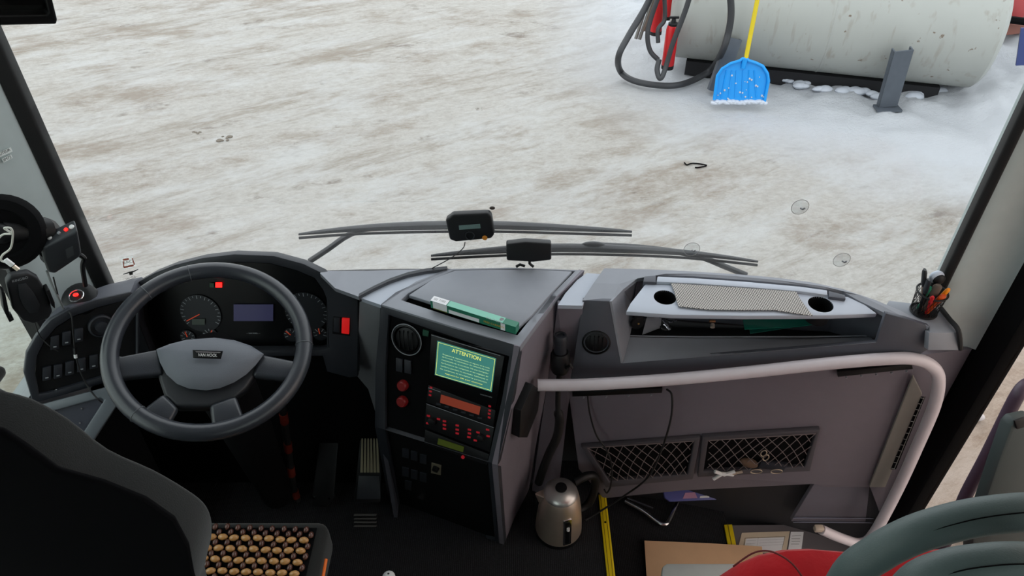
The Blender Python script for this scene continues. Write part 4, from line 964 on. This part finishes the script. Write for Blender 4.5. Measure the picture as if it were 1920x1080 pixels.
Pbf = Plane(a0-dn*.0006, a1-dn*.0006, a0-dn*.0006+V((0, 0, .02)))
text('orange_lettering', 'FREE CARNON', Pbf, (907, 604), (945, 616), mat('orange_print', (215, 165, 30), .5), body, h=.006, off=.0004)
text('white_lettering', 'FILTER', Pbf, (912, 597), (940, 606), papermat, body, h=.006, off=.0004)
text('label_lettering', '||| 1|I||', Plane(a0+V((0, 0, .0248)), a1+V((0, 0, .0248)), a0+dn*.02+V((0, 0, .0248))), (814, 561), (834, 567), mat('print_grey', (70, 68, 66), .7), body, h=.006, off=.0002)
# mesh mat
def meshmat():
    m = mat('perforated_mat', (176, 170, 165), .7); nt = m.node_tree; N = nt.nodes; L = nt.links; b = N['Principled BSDF']
    tc = N.new('ShaderNodeTexCoord'); vo = N.new('ShaderNodeTexVoronoi'); vo.inputs['Scale'].default_value = 190; vo.inputs['Randomness'].default_value = .0
    mp = N.new('ShaderNodeMapping'); mp.inputs['Rotation'].default_value = (0, 0, .6); mp.inputs['Scale'].default_value = (1, 1, .01); L.new(tc.outputs['Object'], mp.inputs[0]); L.new(mp.outputs[0], vo.inputs['Vector'])
    r = N.new('ShaderNodeValToRGB'); r.color_ramp.elements[0].position = .30; r.color_ramp.elements[1].position = .5
    r.color_ramp.elements[0].color = (.06, .055, .05, 1); r.color_ramp.elements[1].color = (.55, .52, .49, 1)
    L.new(vo.outputs['Distance'], r.inputs[0]); L.new(r.outputs[0], b.inputs['Base Color']); return m
mm = [[(1258, 531), (1320, 535), (1380, 539), (1440, 543), (1493, 547)], [(1264, 545), (1325, 549), (1385, 553), (1440, 557), (1501, 561)], [(1268, 560), (1330, 564), (1390, 567), (1450, 570), (1512, 576)], [(1272, 574), (1330, 580), (1390, 581), (1452, 581), (1524, 592)]]
rows = [[PZ(x, y, .953 + (.004*math.sin(i*1.7+j) if 0 < j < 3 else .001)) for i, (x, y) in enumerate(r)] for j, r in enumerate(mm)]
tag(mk('anti_slip_mat', solid(B(), rows, V((0, 0, -.002))), meshmat(), smooth=True), 'light grey perforated anti slip mat on the silver tray', 'mat')
# papers and bits in the recess
gp_ = mat('green_plastic_folder', (16, 92, 78), .2)
def sheet3(nm, lab, cat, q, z, m, t_=.0015):
    o = mk(nm, prism(B(), [PZ(x, y, z) for x, y in q], V((0, 0, t_))), m); return tag(o, lab, cat)
pz = .845
sheet3('folder', 'green plastic folder lying flat in the dash recess', 'folder', [(1392, 598), (1516, 590), (1536, 607), (1500, 613), (1396, 618)], .868, gp_)
sheet3('folder', 'darker green folder under the other folder in the dash recess', 'folder', [(1400, 600), (1500, 600), (1500, 612), (1407, 626)], .860, mat('dark_green_folder', (12, 66, 60), .3))
kb = thing('key_bunch', 'bunch of keys lying in the left of the dash recess', 'keys', PZ(1250, 605, .845))
for q in (((1244, 600), (1252, 612)), ((1250, 598), (1264, 603)), ((1255, 604), (1268, 600)), ((1246, 608), (1256, 618))):
    mk('key', tube(B(), [PZ(*q[0], .85), PZ(*q[1], .85)], .004, 6, flat=.4), chrome, kb)
mk('key_fob', ell(B(), PZ(1248, 614, .845), (.016, .012, .006)), black, kb, smooth=True)
kb2 = thing('lighter', 'small metal capped lighter in the middle of the dash recess', 'lighter', PZ(1336, 607, .85))
mk('case', tube(B(), [PZ(1336, 614, .85), PZ(1336, 608, .853)], .006, 10), steel, kb2, smooth=True); mk('cap', tube(B(), [PZ(1330, 602, .855), PZ(1341, 602, .855)], .004, 8), mat('copper', (150, 110, 80), .3, .8), kb2, smooth=True)
lz = thing('round_lamp_base', 'round black fitting with brass screw at the left end of the recess', 'fitting', PZ(1195, 603, .86))
C0 = PY(1195, 604, 1.52); mk('disc', lathe(B(), [(.022, 0), (.020, .006), (.008, .008)], C0, (.3, -1, .1), 22), black, lz, smooth=True)
mk('brass_screw', ell(B(), C0+V((.002, -.009, .002)), (.003, .003, .003)), mat('brass', (190, 150, 90), .3, .8), lz, smooth=True)
gp2 = [PY(1212, 598, 1.52), PY(1240, 594, 1.56), PY(1238, 615, 1.55), PY(1204, 628, 1.51)]
tag(mk('bracket_plate', prism(B(), gp2, V((.003, .01, 0))), dash), 'grey angled plate next to the round fitting in the recess', 'plate')

# ------------------------------------------------------------------ pen holder
CPc = PZ(1731, 584, .947)

ph = thing('pen_holder', 'black mesh pen cup on the right dashboard corner', 'pen holder', CPc)
bm = B(); R1, R2, H_ = .031, .036, .066
for k in range(26):
    a = 2*math.pi*k/26
    for s_ in (1, -1):
        tube(bm, [CPc + V((math.cos(a+s_*q*.12)*(R1+(R2-R1)*q/6), math.sin(a+s_*q*.12)*(R1+(R2-R1)*q/6), H_*q/6)) for q in range(7)], .0006, 4)
mk('mesh_wall', bm, black, ph)
for z, r in ((0.002, R1), (H_, R2)):
    mk('rim' if z > .01 else 'base_ring', tube(B(), [CPc+V((math.cos(t_)*r, math.sin(t_)*r, z)) for t_ in (2*math.pi*i/36 for i in range(36))], .0026, 8, closed=True), black, ph, smooth=True)
mk('bottom', lathe(B(), [(R1, 0), (R1, .002)], CPc, n=28), black, ph)
def stick(nm, lab, cat, b_, top, r, m, m2=None, fl=1, r2=None):
    b_ = V(b_)*.8; top = V(top)*.86; r *= .85; r2 = r2*.85 if r2 else None
    t = thing(nm, lab, cat, CPc + V(b_))
    A_, T_ = CPc+V(b_), CPc+V(top)
    mid_ = A_.lerp(T_, .6)
    mk('shaft' if m2 else 'barrel', tube(B(), [A_, mid_], r*.6, 10), m, t, smooth=True)
    mk('handle' if m2 else 'cap', tube(B(), [mid_, mid_.lerp(T_, .15), mid_.lerp(T_, .85), T_], [r*.8, r2 or r, r2 or r, (r2 or r)*.6], 12, flat=fl), m2 or m, t, smooth=True)
    return t
org = mat('orange_plastic', (205, 78, 12), .4)
stick('screwdriver', 'tall black handled tool leaning left in the pen cup', 'tool', (-.01, .0, .005), (-.048, .005, .155), .008, steel, mat('tool_black', (26, 28, 31), .5), .6, .011)
stick('cutter', 'second black tool right of the tall one in the pen cup', 'tool', (-.02, -.01, .005), (-.036, -.012, .132), .008, black, mat('tool_blackgrey', (34, 38, 44), .4), .6, .010)
stick('marker_pen', 'red capped pen at the front of the pen cup', 'pen', (.0, -.015, .005), (-.022, -.04, .092), .006, red)
stick('utility_knife', 'orange utility knife at the front of the pen cup', 'knife', (.005, -.01, .005), (.013, -.032, .090), .011, org, org, .6, .013)
stick('lighter', 'bright orange topped lighter at the right of the pen cup', 'lighter', (.02, .005, .005), (.030, -.018, .102), .008, black, mat('bright_orange', (250, 150, 10), .4), .7, .009)
stick('brush', 'brown wooden handled brush in the middle of the pen cup', 'brush', (.0, .0, .005), (-.008, -.022, .120), .010, mat('taupe', (96, 84, 76), .6), mat('taupe', (96, 84, 76), .6), .6, .013)
stick('pen', 'green pen between the black tools and the red pen', 'pen', (-.015, .01, .005), (-.024, -.016, .108), .006, green)
stick('pen', 'slim green and white pen at the back right of the cup', 'pen', (.01, .02, .005), (.022, .015, .115), .005, mat('mint', (70, 160, 110), .5))
t = thing('headset', 'white and black rounded ear piece on top of the pen cup', 'headset', CPc+V((0, .01, .09)))
mk('shell', ell(B(), CPc+V((-.004, .004, .110)), (.018, .012, .018)), mat('pale_blue_white', (190, 200, 215), .35), t, smooth=True)
mk('pad', ell(B(), CPc+V((-.001, -.004, .108)), (.015, .008, .015)), black, t, smooth=True)
mk('stem', tube(B(), [CPc+V((-.005, .005, .095)), CPc+V((.0, .01, .01))], .005, 8), black, t)

# ------------------------------------------------------------------ left pillar devices
PP = Plane(PZ(85, 470, 1.10), PZ(150, 440, 1.12), PZ(95, 520, 1.0))
P1 = PY(118, 480, 1.42)
cbx = thing('control_box', 'dark grey control box with red button on the left pillar', 'control box', P1)
Pc1 = Plane(PY(80, 480, 1.37), PY(155, 455, 1.41), PY(95, 525, 1.39))
bd = plate('case', [(80, 466), (146, 434), (153, 476), (150, 483), (104, 514), (90, 512), (82, 490)], Pc1, .04, mat('device_charcoal', (48, 51, 56), .5), cbx, off=-.04, bevel=.006, seg=3)
topq = [Pc1.at(80, 466), Pc1.at(146, 434), Pc1.at(146, 434)-Pc1.n*.04, Pc1.at(80, 466)-Pc1.n*.04]
def onTop(u, v): return topq[0].lerp(topq[1], u).lerp(topq[3].lerp(topq[2], u), v)
tn_ = (topq[1]-topq[0]).cross(topq[3]-topq[0]).normalized(); tn_ = tn_ if tn_.z > 0 else -tn_
for u, mm_, r, nm in ((.25, white, .006, 'grey_button'), (.52, tick, .004, 'switch'), (.72, redhot, .0045, 'red_button'), (.88, white, .006, 'grey_button')):
    mk(nm, lathe(B(), [(r, -.002), (r*.9, .003), (r*.4, .004)], onTop(u, .5), tn_, 16), mm_, bd, smooth=True)
plate('keypad_print', [(122, 468), (137, 461), (139, 478), (126, 485)], Pc1, .0006, mat('faint_print', (64, 68, 72), .6), bd, off=0)
mk('bracket', tube(B(), [Pc1.at(90, 470, -.04), Pc1.at(92, 480, -.08)], .02, 12), black, cbx)
# red lamp pod on dash corner
rl = thing('warning_pod', 'round black pod with red light on the left dashboard corner', 'lamp', PZ(152, 556, .945))
C0 = PZ(150, 560, .955)
mk('pod', lathe(B(), [(.045, -.01), (.043, .006), (.034, .014), (.024, .016)], C0, (0.1, -.5, 1), 26), black, rl, smooth=True)
mk('ring', tube(B(), [C0 + V((math.cos(t_)*.018, math.sin(t_)*.016-.008, .017+.006*math.sin(t_))) for t_ in (2*math.pi*i/20 for i in range(20))], .0018, 6, closed=True), chrome, rl, smooth=True)
mk('light', ell(B(), C0+V((.0, -.008, .02)), (.007, .006, .004)), redhot, rl, smooth=True)
tag(mk('mirror_knob', tube(B(), spline([PY(150, 478, 1.45), PY(158, 485, 1.45), PY(155, 500, 1.45), PY(160, 535, 1.47)], 4), .006, 8), black, smooth=True), 'black stalk joint right of the control box at the pillar', 'stalk')
# phone holder
PH2 = Plane(PX(20, 560, -1.08), PX(95, 560, -1.0), PX(60, 520, -1.06))
PH2 = Plane(PY(15, 560, 1.24), PY(95, 560, 1.29), PY(50, 515, 1.27))
fh = thing('phone_holder', 'black phone holder with side clamps at the left edge', 'phone holder', PY(60, 600, 1.28))
bd = plate('plate', [(12, 530), (20, 518), (55, 512), (72, 522), (90, 552), (99, 585), (92, 598), (62, 608), (42, 602), (24, 580)], PH2, .02, mat('holder_black', (24, 26, 30), .55), fh, off=-.02, bevel=.005, seg=3)
plate('pad', [(34, 534), (48, 531), (64, 550), (76, 572), (72, 586), (56, 588), (44, 575), (36, 555)], PH2, .003, mat('holder_pad', (30, 33, 38), .6), bd, off=0, bevel=.0012)
text('maker_name', 'KINGBO', PH2, (24, 530), (53, 522), tick, bd, h=.0065, off=.0008)
plate('clamp', [(2, 545), (10, 550), (20, 598), (24, 595), (27, 600), (18, 605), (8, 585)], PH2, .025, black, fh, off=-.01, bevel=.002)
plate('clamp', [(86, 546), (93, 543), (103, 568), (104, 580), (97, 574)], PH2, .025, black, fh, off=-.01, bevel=.002)
mk('arm', tube(B(), [PH2.at(50, 560, -.02), PY(20, 500, 1.35), PY(-10, 490, 1.4)], .012, 10), black, fh, smooth=True)
# rounded black thing behind with white cable
o = thing('pillar_fan', 'black rounded fan housing on the left pillar behind the white cable', 'fan', PY(20, 440, 1.36))
C0 = PY(5, 435, 1.36)
mk('housing', lathe(B(), [(.083, -.02), (.085, 0), (.075, .015), (.055, .020), (.05, .012), (.02, .012)], C0, (.45, -.8, .35), 32), matt, o, smooth=True)
mk('hub', ell(B(), C0+V((.01, -.02, .01)), (.025, .02, .025)), black, o, smooth=True)
mk('foot', tube(B(), [C0, C0+V((.06, .05, -.03)), C0+V((.03, .09, -.06))], .03, 12), black, o, smooth=True)
wc = mat('white_cable', (200, 198, 190), .5)
t = thing('usb_cable', 'white coiled cable with a silver plug at the left edge', 'cable', PY(10, 480, 1.26))
mk('cord', tube(B(), spline([PY(-10, 455, 1.27), PY(5, 440, 1.27), PY(22, 438, 1.27), PY(8, 428, 1.27), PY(20, 428, 1.27), PY(24, 440, 1.27), PY(20, 465, 1.27), PY(5, 478, 1.27), PY(2, 488, 1.27), PY(12, 492, 1.27)], 6), .0022, 8), wc, t, smooth=True)
a = PY(10, 487, 1.265); b = PY(27, 500, 1.265); dd_ = (b-a).normalized()
mk('plug_body', box(B(), a.lerp(b, .4), (.020, .011, .006), frame(dd_, V((0, -1, .3)))), white, t, bevel=.0015)
mk('plug_tip', box(B(), b+dd_*.004, (.012, .008, .004), frame(dd_, V((0, -1, .3)))), steel, t)
cable('charging_cable', 'black charging cable hanging over the left switch panel', [PY(100, 520, 1.36), PZ(115, 572, .97), PL.at(133, 590, .01), PL.at(137, 625, .015), PL.at(140, 655, .015)], .0018, rubber)
t = thing('cable_plug', 'white tipped black plug hanging over the switch panel', 'plug', PL.at(141, 668, .015))
mk('sleeve', tube(B(), [PL.at(140, 652, .016), PL.at(141, 664, .016)], .0045, 8), black, t); mk('tip', tube(B(), [PL.at(141, 664, .016), PL.at(142, 671, .016)], .004, 8), white, t)
cable('cable', 'thin black cable running down past the rocker switches to the wheel', [PL.at(142, 668, .014), PL.at(150, 695, .014), PL.at(165, 725, .02), PZ(180, 745, .76), PZ(192, 755, .74)], .0022, rubber)
cable('cable', 'thin cable slanting from the phone holder to the switch panel', [PY(65, 605, 1.29), PL.at(75, 630, .012), PL.at(92, 648, .01), PL.at(109, 659, .006)], .0014, rubber)
cable('cable', 'grey cable running down the left pillar beside the phone holder', [PY(88, 508, 1.40), PY(98, 535, 1.40), PY(110, 560, 1.40), PZ(118, 578, .96)], .003, mat('grey_cable', (120, 125, 125), .5))
# pillar label
Ppl = Plane(V((-1.207, 1.568, 1.2)), V((-1.232, 1.528, 1.2)), V((-1.207, 1.568, 1.3)))
st = plate('height_label', [(-12, 291), (20, 276), (24, 284), (-10, 299)], Ppl, .001, mat('label_film', (225, 230, 228), .6), None, off=.0); tag(st, 'pale height label on the left windscreen pillar', 'label')
text('lettering', 'HAUTEUR', Ppl, (-8, 296), (20, 282.5), mat('label_print', (45, 52, 52), .7), st, h=.007, off=.0015)
plate('height_figure', [(3, 298), (21, 289.5), (24, 296), (7, 305)], Ppl, .001, mat('label_film', (225, 230, 228), .6), st, off=.0)
text('lettering', '3M72', Ppl, (7, 303), (22, 296), mat('label_print', (45, 52, 52), .7), st, h=.007, off=.0015)

# ------------------------------------------------------------------ top left mirror
mr = thing('interior_mirror', 'black framed mirror corner at the top left', 'mirror', PY(20, 10, 1.15))
Pm = Plane(PY(0, 30, 1.12), PY(100, 30, 1.17), PY(50, -30, 1.13))
ring_plate('frame', [(-160, -150), (62, -150), (108, 38), (106, 46), (-160, 52)], [(-150, -140), (50, -140), (92, 24), (88, 29), (-150, 34)], Pm, .02, black, mr, off=-.01, bevel=.004)
plate('mirror_glass', [(-152, -142), (52, -142), (95, 28), (92, 32), (-152, 38)], Pm, .004, mat('mirror_surface', (120, 122, 120), .05, 1), mr, off=-.006)
mk('stem', tube(B(), [Pm.at(-60, -60, -.01), Pm.at(-60, -60, -.01)+V((0, .05, .75))], .012, 10), black, mr, smooth=True)

# ------------------------------------------------------------------ outside: tank and gear
AX = V((.963, -.268, 0)).normalized()
T0 = V((1.66, 7.32, GZ+.63)); T1 = V((4.25, 6.60, GZ+.63)); AX = (T1-T0).normalized(); TN = V((AX.y, -AX.x, 0))
tk = thing('fuel_tank', 'large grey horizontal fuel tank standing in the snow', 'tank', ((T0+T1)/2)*1 + V((0, 0, -.63)))
def tankmat():
    m = mat('weathered_grey_paint', (158, 160, 155), .5, var=.06, scale=3)
    nt = m.node_tree; N = nt.nodes; L = nt.links; b = N['Principled BSDF']
    src = b.inputs['Base Color'].links[0].from_socket
    tc = N.new('ShaderNodeTexCoord'); mp = N.new('ShaderNodeMapping'); mp.inputs['Scale'].default_value = (6, 6, 1.0); L.new(tc.outputs['Object'], mp.inputs[0])
    n = N.new('ShaderNodeTexNoise'); n.inputs['Scale'].default_value = 3; n.inputs['Detail'].default_value = 8; L.new(mp.outputs[0], n.inputs['Vector'])
    r = N.new('ShaderNodeMapRange'); r.inputs[1].default_value = .58; r.inputs[2].default_value = .85; L.new(n.outputs[0], r.inputs[0])
    mx = N.new('ShaderNodeMix'); mx.data_type = 'RGBA'; L.new(r.outputs[0], mx.inputs[0]); L.new(src, mx.inputs[6]); mx.inputs[7].default_value = (.27, .255, .22, 1)
    n2 = N.new('ShaderNodeTexNoise'); n2.inputs['Scale'].default_value = 12; n2.inputs['Detail'].default_value = 4; L.new(tc.outputs['Object'], n2.inputs['Vector'])
    r2 = N.new('ShaderNodeMapRange'); r2.inputs[1].default_value = .70; r2.inputs[2].default_value = .74; L.new(n2.outputs[0], r2.inputs[0])
    m2 = N.new('ShaderNodeMix'); m2.data_type = 'RGBA'; L.new(r2.outputs[0], m2.inputs[0]); L.new(mx.outputs[2], m2.inputs[6]); m2.inputs[7].default_value = (.16, .12, .09, 1)
    L.new(m2.outputs[2], b.inputs['Base Color']); return m
Lt = (T1-T0).length; RT_ = .52
mk('shell', lathe(B(), [(.05, -.10), (.25, -.085), (.40, -.05), (.48, -.02), (RT_, .02), (RT_, Lt*.3), (RT_, Lt*.7), (RT_, Lt-.02), (.48, Lt+.02), (.40, Lt+.05), (.25, Lt+.085), (.05, Lt+.1)], T0, AX, 56), tankmat(), tk, smooth=True)
mk('weld_seam', lathe(B(), [(RT_, Lt*.5-.01), (RT_+.006, Lt*.5), (RT_, Lt*.5+.01)], T0, AX, 56, cap=False), tankmat(), tk, smooth=True)
galv = mat('galvanised_leg', (82, 88, 96), .5, .2, var=.15, scale=20)
def leg(foot, top, wdt):
    ax = (top-foot); R = frame(ax, TN if False else V((0, -1, 0))); c = (foot+top)/2
    bm = B(); box(bm, c, (ax.length, wdt, .012), R)
    for s_ in (-1, 1): box(bm, c + (R @ V((0, s_*(wdt/2-.006), -.03))), (ax.length, .012, .06), R)
    l_ = mk('leg', bm, galv, tk); return l_
leg(PY(1342, 172, 6.52), PY(1378, 72, 6.62), .14)
leg(PY(1665, 200, 6.20), PY(1695, 95, 6.14), .16)
mk('foot_plate', box(B(), PY(1664, 203, 6.20), (.22, .12, .02)), galv, tk)
dkm = mat('undershadow_black', (18, 18, 22), .8)
mk('undershadow_block', box(B(), (T0+T1)/2 + V((0, .0, -.56)) + TN*.02 - AX*.06, (Lt*.86, .46, .14), frame(AX, V((0, 0, 1)))), dkm, tk)  # added black block, its colour stands in for the shade under the tank
# shovel
sv = thing('snow_shovel', 'bright blue plastic snow shovel with yellow handle against the tank', 'shovel', PZ(1388, 190, GZ+.05))
blue = mat('blue_plastic', (0, 142, 222), .4, var=.05)
Ps = Plane(PY(1338, 187, 6.28), PY(1432, 194, 6.24), PY(1390, 120, 6.32))
so_ = [(1338, 187), (1385, 192), (1433, 193), (1441, 152), (1439, 138), (1430, 124), (1415, 117), (1404, 114), (1400, 110), (1392, 110), (1387, 114), (1370, 119), (1354, 129), (1345, 142), (1343, 158)]
bl = plate('blade', so_, Ps, .006, blue, sv, off=0)
rimp = [Ps.at(x, y, .018) for x, y in so_[3:]] ; rimp = [Ps.at(1433, 192, .015)] + rimp + [Ps.at(1339, 187, .015)]
mk('blade_rim', tube(B(), rimp, .014, 8), blue, sv, smooth=True)
for xb, xt in ((1352, 1362), (1366, 1372), (1378, 1381), (1391, 1393), (1404, 1404), (1418, 1414)):
    mk('rib', tube(B(), [Ps.at(xb, 183, .008), Ps.at(xt, 132, .008)], .006, 6), blue, bl, smooth=True)
mk('socket', tube(B(), [Ps.at(1393, 128, .012), Ps.at(1397, 110, .014)], [.02, .026], 12), blue, sv, smooth=True)
a = Ps.at(1398, 113, .012); b = PY(1420, 0, 6.40); mk('handle', tube(B(), [a, b, a+(b-a)*1.35], .019, 12), mat('yellow_paint', (205, 182, 14), .5), sv, smooth=True)
# snow clumps on blade etc
random.seed(3)
bm = B()
for i in range(22):
    x, y = random.uniform(1345, 1435), random.uniform(140, 186); r = random.uniform(.004, .011); ell(bm, Ps.at(x, y, .010), (r, r, r), u=6, v=4)
for i in range(30):
    x = 1338+i*3.3; ell(bm, Ps.at(x, 191+random.uniform(-1, 2), .01), (.03, .03, .018), u=8, v=5)
sm_ = mat('fresh_snow', (188, 193, 202), .8, bump=.4, bscale=80)
o = mk('snow_bits', bm, sm_, smooth=True); tag(o, 'crumbs of snow on and in front of the blue shovel', 'snow', kind='stuff')
bm = B()
for (x, y, r) in ((1523, 146, .07), (1582, 168, .055), (1612, 172, .06), (1560, 155, .045), (1505, 158, .05), (1480, 150, .04), (1640, 178, .05), (1540, 165, .05), (1720, 178, .06), (1760, 172, .08), (1800, 168, .10)):
    for k in range(5):
        p = PZ(x+random.uniform(-9, 9), y+random.uniform(-3, 4), GZ+.05); s_ = r*random.uniform(.5, 1); ell(bm, p, (s_*1.5, s_, s_*.7), u=8, v=6)
o = mk('snow_clumps', bm, sm_, smooth=True); tag(o, 'clumps of snow lying along the dark shade block under the tank', 'snow', kind='stuff')
# hoses
hose = mat('black_hose', (48, 49, 52), .55)
def hosep(pts, lab, r):
    o = mk('hose', tube(B(), spline(pts, 6), r, 12), hose, smooth=True); return tag(o, lab, 'hose')
hz = GZ+.06
hosep([PY(1240, -60, 6.9), PY(1215, 5, 6.85), PY(1180, 65, 6.7), PY(1160, 105, 6.6), PZ(1163, 133, hz+.03), PZ(1185, 150, hz), PZ(1225, 159, hz), PZ(1268, 160, hz), PZ(1305, 148, hz), PZ(1335, 128, hz+.08), PY(1355, 95, 6.5), PY(1366, 60, 6.5), PY(1371, 20, 6.5), PY(1366, -40, 6.5)], 'thick black fuel hose in the large outer loop on the snow', .030)
hosep([PY(1300, -30, 6.6), PY(1285, 20, 6.6), PY(1262, 80, 6.6), PY(1250, 120, 6.6), PY(1242, 143, 6.55), PY(1236, 146, 6.55), PY(1232, 130, 6.6), PY(1236, 112, 6.65)], 'black hose bent in a narrow loop before the red extinguisher', .024)
hosep([PY(1240, -20, 6.75), PY(1222, 30, 6.75), PY(1214, 65, 6.72), PY(1219, 95, 6.7), PY(1234, 112, 6.68)], 'black hose curving down left of the red extinguisher', .022)
hosep([PY(1244, -30, 6.8), PY(1247, 20, 6.78), PY(1245, 40, 6.76), PY(1234, 55, 6.72), PY(1234, 80, 6.7)], 'short black hose behind the top of the red extinguisher', .020)
def ext(lab, foot, h, r, y, tilt=0):
    f = PY(foot[0], foot[1], y); t = thing('fire_extinguisher', lab, 'fire extinguisher', f)
    ax = V((tilt, .0, 1)).normalized()
    mk('cylinder', lathe(B(), [(r*.9, 0.02), (r, .04), (r, h*.80), (r*.85, h*.88), (r*.4, h*.92)], f, ax, 24), mat('red_paint', (185, 20, 26), .35), t, smooth=True)
    mk('base_ring', lathe(B(), [(r*.98, 0), (r*1.02, .035), (r*.9, .04)], f, ax, 24), black, t, smooth=True)
    mk('valve', lathe(B(), [(r*.75, h*.86), (r*.8, h*.93), (r*.4, h*.95), (r*.3, h*1.02)], f, ax, 16), black, t, smooth=True)
    mk('handle', box(B(), f+ax*h*1.04, (.09, .02, .02)), black, t, bevel=.004)
ext('red fire extinguisher standing nearest in the snow by the tank', (1251, 128), .46, .058, 6.72)
ext('red fire extinguisher half hidden behind the hoses and rods', (1229, 64), .46, .06, 7.35, -.05)
ext('red fire extinguisher at the upper left corner of the tank', (1250, 35), .46, .06, 7.7, .03)
for k, (a, b, lab) in enumerate((((1192, 73), (1222, -20), 'leftmost grey metal rod leaning by the hoses'), ((1199, 74), (1232, -25), 'second grey metal rod leaning by the hoses'), ((1207, 58), (1240, -30), 'brownish metal rod next to the two grey rods'))):
    tag(mk('metal_rod', tube(B(), [PY(*a, 6.95), PY(*b, 7.05)], .016, 8), mat('rod_grey', (110, 108, 104), .5, .4) if k < 2 else mat('rusty_rod', (92, 76, 66), .7), smooth=True), lab, 'rod')
# wooden box behind extinguishers
tag(mk('rust_box', box(B(), PY(1262, -8, 8.2), (.2, .2, .3)), mat('rusty_box', (120, 70, 48), .8), bevel=.01), 'rusty brown box at the top beside the tank', 'box')
# machine top right
mc_ = thing('pump_cabinet', 'dark framed machine with red panel at the top right corner', 'machine', PZ(1900, 60, GZ))
mk('post', tube(B(), [PY(1843, 36, 7.2), PY(1862, -30, 7.2)], .05, 6), matt, mc_)
mk('beam', tube(B(), [PY(1836, 30, 7.2), PY(1935, 42, 7.0)], .035, 6), matt, mc_)
mk('panel', prism(B(), [PY(x, y, 7.35) for x, y in ((1855, 0), (1935, 0), (1935, 48), (1848, 42))], V((0, .1, 0))), mat('cabinet_grey', (92, 92, 88), .6), mc_)
mk('red_part', box(B(), PY(1905, 14, 7.25), (.18, .08, .2)), mat('faded_red', (165, 60, 62), .6), mc_, bevel=.01)
mk('yellow_part', box(B(), PY(1879, 8, 7.25), (.10, .05, .07), Matrix.Rotation(.6, 3, 'Y')), mat('olive_yellow', (150, 140, 40), .6), mc_, bevel=.01)
mk('blue_leg', tube(B(), [PY(1912, 122, 6.6), PY(1922, 52, 6.7)], .045, 4), mat('blue_paint', (52, 66, 120), .6), mc_)
mk('lower_box', prism(B(), [PY(x, y, 7.1) for x, y in ((1865, 42), (1935, 50), (1935, 60), (1870, 68))], V((0, .2, 0))), mat('dim_orange', (130, 82, 70), .7), mc_)
# debris on ground
tag(mk('twig', tube(B(), spline([PZ(1283, 305, GZ+.02), PZ(1288, 309, GZ+.02), PZ(1300, 306, GZ+.02), PZ(1325, 310, GZ+.02), PZ(1310, 314, GZ+.02), PZ(1303, 314, GZ+.02)], 4), .006, 5), matt), 'thin dark bent wire lying on the snow right of centre', 'wire')
tag(mk('ice_lump', ell(B(), PZ(1820, 778, GZ+.04), (.07, .03, .03), Matrix.Rotation(-.3, 3, 'Z')), sm_, smooth=True), 'small white ice lump on the ground seen through the door glass', 'ice')
def clod(px, py, r, lab):
    bm = B(); random.seed(int(px))
    for k in range(9):
        q = r*random.uniform(.25, .6); ell(bm, PZ(px, py, GZ+.005)+V((random.uniform(-1, 1)*r*1.3, random.uniform(-1, 1)*r*.8, 0)), (q, q*.8, q*.35), u=7, v=5)
    tag(mk('dark_clod', bm, mat('mud', (110, 102, 92), .9)), lab, 'clod')
clod(420, 260, .05, 'dark clod of frozen mud on the snow above the steering wheel')
clod(370, 250, .03, 'small clod left of the larger clod on the snow above the steering wheel')
clod(898, 205, .025, 'tiny dark clod on the snow above the toll device')
GR = {'wiper': 'windscreen wipers', 'suction_cup': 'suction cups on the windscreen', 'hose': 'fuel hoses by the tank', 'fire_extinguisher': 'fire extinguishers by the tank',
      'metal_rod': 'metal rods leaning by the hoses', 'step_edge_strip': 'yellow step edge strips', 'folder': 'green folders in the dash recess',
      'seat_grab_handle': 'curved grab handles over the red seat', 'pen': 'pens in the pen cup', 'dark_clod': 'mud clods on the snow'}
for o in list(scn.objects):
    if o.parent is None and 'category' in o and o.name.split('.')[0] in GR:
        if 'chrome tube' in o['label']: o.name = 'rod_end'; continue
        o['group'] = GR[o.name.split('.')[0]]
